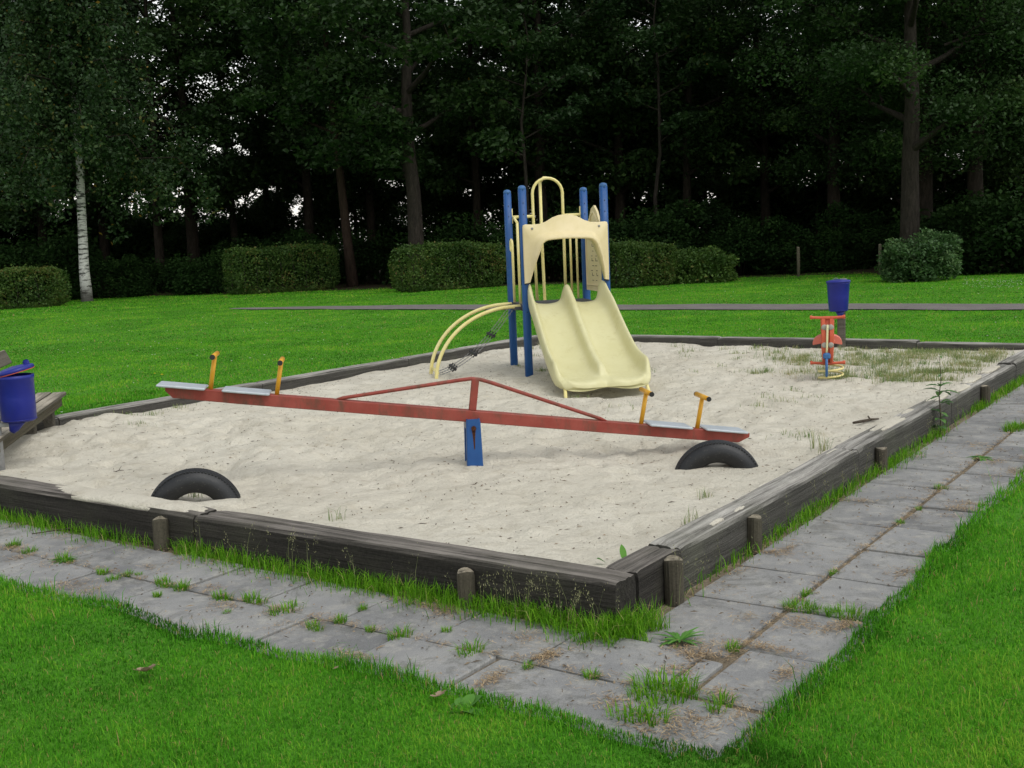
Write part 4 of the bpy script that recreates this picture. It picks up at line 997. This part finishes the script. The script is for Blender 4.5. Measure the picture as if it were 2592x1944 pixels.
leaf_blade(mb, T, (.0, .0, .01), math.radians(60), .085, .017, 1.25, .05); leafy('leaf', mb, T, M['rosette'], pl)
mb = MB(); T = []; leaf_blade(mb, T, (-.045, .075, .012), math.radians(140), .05, .019, .7, .2); leafy('leaf', mb, T, M['rosette'], pl)
MB().tube([(0, 0, -.02), (0, 0, .012)], .002, 5).build('stem', M['twig'], pl)

x, y = unproj(1985, 940); x, y = 4.93, -.05
ok = thing('oak_seedling', 'thin oak seedling with lobed leaves growing beside the right-hand timber', 'seedling', (x, y, 0))
MB().tube([(0, 0, -.02), (.01, .0, .15), (.0, .01, .30), (.015, .0, .42), (.01, .012, .60)], [.005, .0045, .004, .003, .0015], 6).build('stem', M['twig'], ok)
for z, nl, L in ((.33, 4, .085), (.37, 3, .09), (.29, 2, .07), (.24, 3, .08), (.12, 5, .06), (.06, 6, .06), (.17, 3, .06), (.46, 2, .03), (.55, 2, .03), (.60, 2, .025)):
    for k in range(nl):
        mb = MB(); T = []; leaf_blade(mb, T, (.005, .003, z), random.uniform(0, 6.28), 1.45*L*random.uniform(.8, 1.2), L*.36, random.uniform(-.1, .7), .35, 4); leafy('leaf', mb, T, M['oakleaf'], ok)
# dandelion flowers beyond the left timber
for u, v, lb in ((404, 953, 'yellow dandelion flower in the grass behind the raised seesaw seat'), (386, 950, 'smaller yellow dandelion flower between bench and raised seesaw seat')):
    x, y = unproj(u*.867, v*.855, .1)
    mb = MB(); T = []
    s = 1.0 if u > 400 else .75
    for k in range(16): leaf_blade(mb, T, (0, 0, .13), k*.393, .022*s, .004, .25, 0)
    for k in range(10): leaf_blade(mb, T, (0, 0, .134), k*.628, .014*s, .004, .6, 0)
    t = thing('dandelion', lb, 'flower', (x, max(y, BY+.1), .0)); leafy('flower_head', mb, T, M['dandelion'], t)
    MB().tube([(0, 0, 0), (0, 0, .13)], .002, 5).build('stalk', M['rosette'], t)
# dead leaves and sticks
def dead_leaf(label, x, y, z, L):
    mb = MB(); T = []
    for a, f in ((0, 1), (.9, .75), (-.9, .75), (1.9, .5), (-1.9, .5)): leaf_blade(mb, T, (0, 0, .004), a, L*f*.6, L*.17, .35, -.1, 3)
    o = leafy('dead_leaf', mb, T, M['deadleaf']); o.location = (x, y, z); o.rotation_euler = (.1, -.1, random.uniform(0, 6)); tagit(o, label, 'dead leaf')
x, y = unproj(318, 1458, .03); dead_leaf('large curled brown dead leaf on the open lawn', x, y, .040, .13)
x, y = unproj(945, 1512, .03); dead_leaf('brown dead leaf lying by the plantain at the lawn edge', x, y, .038, .085)
x, y = unproj(725, 1452, .02); dead_leaf('tiny dry dead leaf in the lawn close to the slab edge', x, y, .03, .035)
x, y = unproj(1855, 1352, .01); dead_leaf('small dead leaf by the grass tufts on the right-hand path', x, y, .012, .04)
def stick(label, u, v, z, L, ang, r, fork):
    x, y = unproj(u, v, z); zz = (sz(x, y) if z > .05 else .008)+r*.6
    b = MB().tube([(-L/2, 0, 0), (-L*.2, .012*L*10/3, .002), (L*.15, -.01, .012), (L/2, .015, .006)], [r*.8, r, r*.85, r*.5], 7)
    if fork: b.tube([(L*.12, -.008, .01), (L*.2, .045, .03)], [r*.7, r*.45], 6)
    o = b.build('stick', M['twig'], tagit(bpy.data.objects.new('x', None)) if False else None); o.location = (x, y, zz); o.rotation_euler = (0, 0, ang); tagit(o, label, 'stick')
stick('knobbly brown stick on the sand near the oak seedling', 1872, 912, .14, .24, math.radians(-35), .012, True)
stick('thin dark twig on the slabs by the sand-covered timber', 120, 1152, 0, .26, math.radians(-40), .004, False)
stick('short twig on the sand left of the near tyre', 255, 1022, .15, .07, math.radians(-50), .003, True)
stick('fine twig on the sand below the middle of the seesaw', 905, 1122, .15, .07, math.radians(-60), .003, False)

# ------------------------------------------------------------------ trees, hedges and shrubs
def leaf_cards(C, size, up=.5, tint=None, flat=None):
    n = len(C); nrm = rng.normal(0, 1, (n, 3)); nrm[:, 2] = np.abs(nrm[:, 2])+up; nrm /= np.linalg.norm(nrm, axis=1)[:, None]
    a = np.cross(nrm, rng.normal(0, 1, (n, 3))); a /= np.linalg.norm(a, axis=1)[:, None]; b = np.cross(nrm, a)
    s = size*rng.uniform(.6, 1.3, n); s = s[:, None]
    V = np.stack([C-a*s*.5, C+b*s*.3+nrm*s*.08, C+a*s*.55-nrm*s*.06, C-b*s*.3+nrm*s*.08], 1).reshape(-1, 3)
    return V, np.arange(4*n).reshape(n, 4), np.repeat(tint if tint is not None else rng.random(n), 4)
def make_tree(seed, H, cb, R, r0, nclump, per, size, bark, leafm, lean=(0, 0), top_open=.0):
    global rng
    r = np.random.default_rng(seed); keep = rng; rng = r
    tb = MB(); wob = r.normal(0, .12, (8, 2)); pts = []; rad = []
    for k in range(9):
        t = k/8; z = -.3+(H*.88+.3)*t
        pts.append((lean[0]*z+(wob[k-1, 0] if k else 0)*t, lean[1]*z+(wob[k-1, 1] if k else 0)*t, z)); rad.append(max(.03, r0*(1-.9*t**1.1))*(1.28 if k == 0 else 1))
    tb.tube(pts, rad, 10)
    cen = []
    def at(z):
        t = (z+.3)/(H*.88+.3)*8; i = min(7, int(t)); f = t-i; return np.array(pts[i])*(1-f)+np.array(pts[i+1])*f
    nl = 15
    for k in range(nl):
        z = cb+(H*.84-cb)*(k/nl)**.9; t = (z-cb)/(H-cb); rr = R*(math.sin(math.pi*min(1, .16+.78*t))**.7)*r.uniform(.75, 1.1)
        a = k*2.4+r.uniform(-.4, .4); p0 = at(z); dr = np.array([math.cos(a), math.sin(a), 0])
        L = [p0, p0+dr*rr*.3+[0, 0, rr*.12], p0+dr*rr*.62+[r.normal(0, .2), r.normal(0, .2), rr*.28], p0+dr*rr*.95+[r.normal(0, .3), r.normal(0, .3), rr*.36]]
        rb_ = max(.03, r0*.42*(1-.6*t)); tb.tube(L, [rb_, rb_*.7, rb_*.45, rb_*.15], 6, cap=False)
        for q in range(2):
            f = r.uniform(.45, .8); b0 = L[0]*(1-f)+L[3]*f+[0, 0, rr*.08]; a2 = a+r.choice([-1, 1])*r.uniform(.4, .9); e = b0+np.array([math.cos(a2), math.sin(a2), r.uniform(.1, .6)])*rr*.4
            tb.tube([b0, (b0+e)/2+[0, 0, .1], e], [rb_*.4, rb_*.25, rb_*.08], 5, cap=False); cen.append(e)
        cen.append(L[3]); cen.append(L[2])
    while len(cen) < nclump:
        t = r.uniform(0, 1)**.9; rr = R*(math.sin(math.pi*min(1, .18+.77*t))**.65); a = r.uniform(0, 6.28); q = rr*math.sqrt(r.uniform(.12, 1)); p = at(min(H*.87, cb+(H-cb)*t)); cen.append(np.array([p[0]+q*math.cos(a), p[1]+q*math.sin(a), cb+(H-cb)*t-r.uniform(0, .6)]))
    C = []; T = []
    for c in cen:
        rc = r.uniform(.55, 1.15)*R/4; d = r.normal(0, 1, (per, 3)); d /= np.linalg.norm(d, axis=1)[:, None]
        q = rc*r.uniform(0, 1, per)**.42; P = c+d*q[:, None]*[1.15, 1.15, .62]; C.append(P); T.append(np.clip(r.uniform(.15, .65)+r.normal(0, .16, per), 0, 1))
    V, F, T = leaf_cards(np.concatenate(C), size, .55, np.concatenate(T)); rng = keep
    return tb.mesh('trunk', bark), np_mesh('crown', V, F, leafm, T)
def tree_obj(name, label, group, tm, cm, loc, rz, sc_, tilt=(0, 0), cat='tree', parts=('trunk', 'crown')):
    t = thing(name, label, cat, (loc[0], loc[1], 0.0), rz, group); t.scale = (sc_, sc_, sc_); t.rotation_euler = (tilt[0], tilt[1], rz)
    obj(parts[0], tm, t); obj(parts[1], cm, t); return t
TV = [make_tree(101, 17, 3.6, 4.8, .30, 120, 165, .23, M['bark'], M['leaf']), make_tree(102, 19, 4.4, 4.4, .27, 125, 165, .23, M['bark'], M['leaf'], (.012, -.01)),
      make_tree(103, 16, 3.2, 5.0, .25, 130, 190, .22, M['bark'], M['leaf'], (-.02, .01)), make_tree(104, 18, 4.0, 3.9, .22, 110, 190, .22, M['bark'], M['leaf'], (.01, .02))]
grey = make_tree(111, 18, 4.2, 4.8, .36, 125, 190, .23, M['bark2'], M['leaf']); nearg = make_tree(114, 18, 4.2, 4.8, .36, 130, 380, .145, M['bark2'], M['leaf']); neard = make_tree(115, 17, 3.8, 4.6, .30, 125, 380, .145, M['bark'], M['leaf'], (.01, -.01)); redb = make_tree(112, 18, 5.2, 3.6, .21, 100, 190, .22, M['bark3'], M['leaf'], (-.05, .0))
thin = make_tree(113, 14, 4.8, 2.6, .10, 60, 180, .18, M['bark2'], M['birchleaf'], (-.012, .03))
GT = 'trees of the dark wood'
def tree_at(px, dist, v, rz=None, s=1.0, label='tall dark-trunked broadleaf tree in the shady wood behind the hedges', group=GT, name='broadleaf_tree', tilt=(0, 0)):
    return tree_obj(name, label, group, v[0], v[1], ground_at(px, dist), random.uniform(0, 6.28) if rz is None else rz, s, tilt)
# trees that can be told apart
tree_at(775, 45, redb, YAW-math.pi/2, 1.0, 'slim red-brown trunked tree standing in the gap between two clipped hedges', None)
tree_at(914, 42.5, grey, 1.0, .95, 'thick grey-trunked tree right behind a clipped green hedge, left of the play tower', None)
tree_at(1965, 35.5, nearg, 4.4, .92, 'stout grey-brown trunked tree behind the round laurel bush', None)
tree_at(1152, 44, thin, 2.2, 1.0, 'slender pale-stemmed tree rising behind the hoop of the play tower', None, 'slender_tree')
tree_at(1425, 45, thin, 4.0, 1.08, 'slender pale-stemmed tree behind the clipped hedge right of the play tower', None, 'slender_tree')
for px, dist, v, s in [(440, 52, 0, 1.05), (365, 50, 3, 1.0), (532, 56, 3, .9), (600, 62, 3, 1.0), (690, 54, 1, 1.0), (820, 56, 2, 1.0), (1046, 52, 3, 1.05), (1000, 64, 0, 1.0), (1188, 49, 1, 1.05), (1280, 56, 2, 1.0), (1350, 50, 0, .95), (1490, 48, 3, 1.0), (1560, 56, 3, .9),
                       (1660, 50, 2, 1.0), (1802, 44, 1, 1.0), (1995, 40, 3, 1.1), (2100, 38, 0, 1.0), (2210, 44, 2, 1.0), (2330, 40, 1, 1.0), (2470, 44, 0, 1.0), (1880, 56, 0, 1.0),
                       (250, 57, 1, 1.0), (120, 55, 2, 1.0), (20, 52, 0, 1.0), (-90, 50, 3, 1.0), (-230, 52, 1, 1.0), (-380, 50, 2, 1.0), (190, 70, 3, 1.0), (740, 72, 3, 1.15), (1240, 72, 0, 1.1), (1420, 68, 1, 1.1), (1940, 60, 1, 1.1), (2250, 60, 0, 1.1), (40, 72, 1, 1.1), (-150, 72, 0, 1.1)]:
    tree_at(px, dist, TV[v] if dist > 44.5 else neard, None, s)
YT = [make_tree(121, 9.5, 1.2, 3.3, .10, 85, 170, .22, M['bark'], M['leaf']), make_tree(122, 11, 2.2, 3.0, .12, 80, 170, .22, M['bark'], M['leaf'], (.02, .01))]
for px, dist, v, s in [(700, 58, 0, 1.0), (790, 62, 1, 1.1), (900, 64, 0, 1.2), (960, 58, 1, 1.0), (1060, 60, 0, 1.1), (1150, 62, 1, 1.2), (1230, 54, 0, 1.0), (1310, 60, 1, 1.1), (1390, 56, 0, 1.1), (1460, 62, 1, 1.2), (1530, 54, 0, 1.0), (1620, 58, 1, 1.1), (1700, 56, 0, 1.0), (1770, 52, 1, 1.0), (1850, 54, 0, 1.1), (1920, 50, 1, 1.0), (2040, 48, 0, 1.0), (2150, 52, 1, 1.1), (2240, 50, 0, 1.1), (2360, 48, 1, 1.0),
                       (20, 62, 0, 1.1), (130, 66, 1, 1.2), (-100, 58, 1, 1.1), (-260, 58, 0, 1.1), (640, 74, 1, 1.2), (800, 82, 0, 1.2), (1080, 82, 0, 1.2), (1200, 84, 1, 1.3), (1480, 82, 1, 1.3), (1620, 78, 0, 1.2), (1900, 74, 0, 1.3), (2050, 72, 1, 1.3), (2200, 70, 0, 1.3), (-60, 84, 1, 1.4), (300, 64, 0, .9), (180, 60, 1, .9), (440, 66, 1, .9), (560, 64, 0, .8)]:
    tree_at(px, dist, YT[v], None, s, 'young low-crowned tree filling the space between the trunks of the wood', 'young trees of the wood', 'young_tree')
# birch on the left
def make_birch_tree():
    global rng
    keep = rng; rng = np.random.default_rng(55); r = rng
    tb = MB(); lb_ = MB(); pts = [(0, 0, -.2), (.01, 0, .15), (.0, 0, 1.2), (.06, .02, 2.6), (.11, .0, 3.6), (.18, -.03, 4.6), (.2, .0, 6.5), (.2, .06, 9), (.15, 0, 12.5)]
    tb.tube(pts, [.27, .215, .185, .165, .155, .145, .12, .08, .02], 14); C = []; T = []
    for k in range(46):
        z = 3.9+8.6*(k/46)**.95; a = k*2.4+r.uniform(-.3, .3); t = (z-3.9)/9; L = (4.1-2.6*t)*r.uniform(.75, 1.1); p0 = np.array([.17, 0, z]); dr = np.array([math.cos(a), math.sin(a), 0])
        p1 = p0+dr*L*.4+[0, 0, L*.30]; p2 = p0+dr*L*.8+[0, 0, L*.30]; p3 = p0+dr*L+[0, 0, L*.05]
        lb_.tube([p0, p1, p2, p3], [.045*(1-t*.5), .03*(1-t*.5), .016, .006], 5, cap=False)
        for q in range(11):
            f = r.uniform(.25, 1.05); b0 = (p0*(1-f)**2+2*p1*f*(1-f)+p3*f*f)+r.normal(0, .28, 3)+[0, 0, .22]; dl = r.uniform(.6, 1.9)*(1.15-.4*t); n = int(78*dl)
            s = r.uniform(0, 1, n); P = b0+np.stack([r.normal(0, .24, n), r.normal(0, .24, n), -s*dl], 1); C.append(P); T.append(np.clip(r.uniform(.2, .7)+r.normal(0, .2, n), 0, .95))
    for k in range(60):
        z = r.uniform(4.6, 12); a = r.uniform(0, 6.28); n = 70; P = np.array([.17+.8*math.cos(a), .8*math.sin(a), z])+r.normal(0, .33, (n, 3)); C.append(P); T.append(np.clip(r.uniform(.2, .7)+r.normal(0, .2, n), 0, .95))
    T = np.concatenate(T); T[r.random(len(T)) < .007] = 1.0
    V, F, T = leaf_cards(np.concatenate(C), .15, .1, T); rng = keep
    return tb.mesh('trunk', M['birch']), lb_.mesh('limbs', M['bark']), np_mesh('crown', V, F, M['birchleaf'], T)
bt = make_birch_tree(); bo_ = tree_obj('birch_tree', 'white-barked birch with a drooping crown at the meadow edge', None, bt[0], bt[2], unproj(188, 652), YAW-math.pi/2, 1.0); obj('limbs', bt[1], bo_)

def hedge_mesh(L, D_, H_, seed, size, n, rnd=.16, rag=.06):
    global rng
    keep = rng; rng = np.random.default_rng(seed); r = rng
    u = r.uniform(-1, 1, (n*2, 3)); ax = r.choice(3, n*2, p=[.12, .56, .32]); m = np.arange(n*2)
    u[m, ax] = np.sign(u[m, ax])*(1-np.abs(r.normal(0, .07, n*2)))
    p = np.abs(u)**6; k = (p.sum(1))**(1/6); u = u/np.maximum(1, k)[:, None]
    P = u*[L/2, D_/2, H_/2]; P[:, 2] += H_/2
    P += np.stack([.10*fbm(P[:, 1]*1.2+seed, P[:, 2]*1.2, 2, 3), .36*fbm(P[:, 0]*1.1+seed, P[:, 2]*1.1, 3, 3), .30*fbm(P[:, 0]*1.2+seed, P[:, 1]*1.2, 4, 3)*np.clip((P[:, 2]/H_-.15)/.8, 0, 1)], 1)
    P = P[P[:, 2] > .02][:n]
    whisk = r.random(len(P)) < .06; P[whisk, 2] += r.uniform(0, rag*3, whisk.sum())*(P[whisk, 2] > H_*.8)
    t = np.clip(.48+.7*fbm(P[:, 0]*1.6, P[:, 2]*1.6, seed, 3)+r.normal(0, .17, len(P)), 0, .97); t[r.random(len(P)) < .015] = 1
    V, F, T = leaf_cards(P, size, .25, t); rng = keep
    return V, F, T
def hedge(label, px0, px1, dist0, dist1, H_, D_, seed, mat, size=.085, n=13000, rot_off=0.0):
    a = np.array(ground_at(px0, dist0)); b = np.array(ground_at(px1, dist1)); L = float(np.linalg.norm(b-a)); c = (a+b)/2; ang = math.atan2(b[1]-a[1], b[0]-a[0])
    nrm = np.array([-math.sin(ang), math.cos(ang)]); nrm = nrm if nrm@_fw[:2] > 0 else -nrm; c = c+nrm*D_/2
    t = thing('clipped_hedge', label, 'hedge', (c[0], c[1], 0), ang)
    V, F, T = hedge_mesh(L, D_, H_, seed, size, n); obj('foliage', np_mesh('foliage', V, F, mat, T), t)
    st = MB()
    for k in range(9): x = -L/2+L*(k+.5)/9; st.tube([(x, 0, -.05), (x+.04, .03, H_*.5), (x-.06, -.02, H_*.85)], [.03, .02, .006], 5)
    st.build('stems', M['bark2'], t); return t
hedge('low clipped hedge beside the white birch trunk', -260, 176, 35.5, 38.6, 1.25, 1.6, 61, M['hedge'], n=15000)
hedge('clipped hedge with a ragged raised left end in front of the red-brown trunked tree', 515, 756, 41.5, 43.5, 1.66, 1.8, 62, M['hedge'])
hedge('neat green clipped hedge just left of the play tower', 888, 1110, 37.5, 39.5, 1.50, 1.6, 63, M['hedge'])
hedge('browner clipped hedge just right of the slide hood', 1345, 1470, 34.3, 35.5, 1.28, 1.4, 64, M['hedge'], n=9000)
# round laurel bush and the dark shrub layer
def shrub_mesh(seed, R, H_, n, size, mat):
    global rng
    keep = rng; rng = np.random.default_rng(seed); r = rng; C = []; T = []; st = MB()
    nc = 90 if R < 1.4 else 46
    for k in range(nc):
        a = r.uniform(0, 6.28); e = math.asin(r.uniform(0, 1)); q = r.uniform(.55, .95); c = np.array([R*q*math.cos(a)*math.cos(e)**.6, R*q*math.sin(a)*math.cos(e)**.6, H_*(.08+.82*q*math.sin(e))])
        rc = r.uniform(.22, .40)*R*(.8 if R < 1.4 else 1); m = n//nc; d = r.normal(0, 1, (m, 3)); d /= np.linalg.norm(d, axis=1)[:, None]; P = c+d*(rc*r.random(m)**.4)[:, None]*[1, 1, .8]; C.append(P); T.append(np.clip(r.uniform(.2, .7)+r.normal(0, .16, m), 0, 1))
        if k % 3 == 0: st.tube([(c[0]*.1, c[1]*.1, -.1), (c[0]*.5, c[1]*.5, c[2]*.6), tuple(c)], [.035, .022, .006], 5)
    P = np.concatenate(C); T = np.concatenate(T); k = P[:, 2] > .03; V, F, T = leaf_cards(P[k], size, .5, T[k]); rng = keep
    return st.mesh('stems', M['bark']), np_mesh('foliage', V, F, mat, T)
lb = shrub_mesh(71, 1.15, 1.55, 13000, .10, M['bushleaf'])
tree_obj('laurel_bush', 'round pale green laurel bush on the lawn in front of the stout trunk', None, lb[0], lb[1], ground_at(1988, 31.5), .4, 1.0, cat='bush', parts=('stems', 'foliage'))
lb2 = shrub_mesh(75, 1.25, 1.35, 11000, .10, M['hedge'])
tree_obj('leafy_bush', 'green leafy bush growing against the right end of the browner hedge', None, lb2[0], lb2[1], ground_at(1515, 36.5), 1.4, 1.0, cat='bush', parts=('stems', 'foliage'))
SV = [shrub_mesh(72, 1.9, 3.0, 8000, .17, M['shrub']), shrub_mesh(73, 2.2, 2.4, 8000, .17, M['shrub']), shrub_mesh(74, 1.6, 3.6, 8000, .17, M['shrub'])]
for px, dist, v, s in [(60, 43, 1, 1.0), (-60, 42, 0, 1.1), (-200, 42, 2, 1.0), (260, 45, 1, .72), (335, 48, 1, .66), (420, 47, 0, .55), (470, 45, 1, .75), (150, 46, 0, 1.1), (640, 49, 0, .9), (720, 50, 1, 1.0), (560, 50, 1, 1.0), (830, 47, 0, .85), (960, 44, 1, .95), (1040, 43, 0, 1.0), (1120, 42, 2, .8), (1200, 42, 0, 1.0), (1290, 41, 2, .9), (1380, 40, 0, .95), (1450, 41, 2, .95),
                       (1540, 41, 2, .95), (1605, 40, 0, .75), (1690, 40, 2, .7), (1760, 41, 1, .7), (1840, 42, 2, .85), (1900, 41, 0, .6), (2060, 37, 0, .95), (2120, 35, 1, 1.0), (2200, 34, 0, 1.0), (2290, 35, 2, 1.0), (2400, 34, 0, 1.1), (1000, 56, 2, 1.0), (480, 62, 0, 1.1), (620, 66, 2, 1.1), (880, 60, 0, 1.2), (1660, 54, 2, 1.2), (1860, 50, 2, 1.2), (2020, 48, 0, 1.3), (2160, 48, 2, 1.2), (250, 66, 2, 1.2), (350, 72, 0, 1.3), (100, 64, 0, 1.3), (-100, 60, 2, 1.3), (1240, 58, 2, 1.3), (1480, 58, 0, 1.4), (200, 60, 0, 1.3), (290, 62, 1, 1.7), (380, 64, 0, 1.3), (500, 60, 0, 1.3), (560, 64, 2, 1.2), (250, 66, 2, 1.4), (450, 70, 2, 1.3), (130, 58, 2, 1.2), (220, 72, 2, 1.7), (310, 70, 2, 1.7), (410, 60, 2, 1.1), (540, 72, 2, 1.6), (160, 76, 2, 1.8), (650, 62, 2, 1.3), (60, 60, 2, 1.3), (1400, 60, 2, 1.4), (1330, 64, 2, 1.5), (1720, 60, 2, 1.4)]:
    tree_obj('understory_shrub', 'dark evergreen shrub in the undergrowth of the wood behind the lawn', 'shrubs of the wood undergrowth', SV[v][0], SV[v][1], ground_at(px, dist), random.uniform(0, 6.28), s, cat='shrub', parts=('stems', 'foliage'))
# fence stakes at the edge of the wood
for px, dist, h, lb_ in ((1901, 36.5, 1.0, 'lone wooden fence stake just left of the round laurel bush'), (1727, 37.5, 1.0, 'lone wooden fence stake among the dark shrubs, well left of the laurel bush')):
    b = MB(); rings = []
    for z in (-.2, .5, h-.02, h): rings.append([((.055 if z < h else .045)*math.cos(a), (.055 if z < h else .045)*math.sin(a), z+.01*math.sin(a)) for a in np.linspace(0, 2*math.pi, 9)[:-1]])
    o = b.loft(rings).build('fence_stake', M['stake']); gx, gy = ground_at(px, dist); o.location = (gx, gy, 0); tagit(o, lb_, 'fence stake')
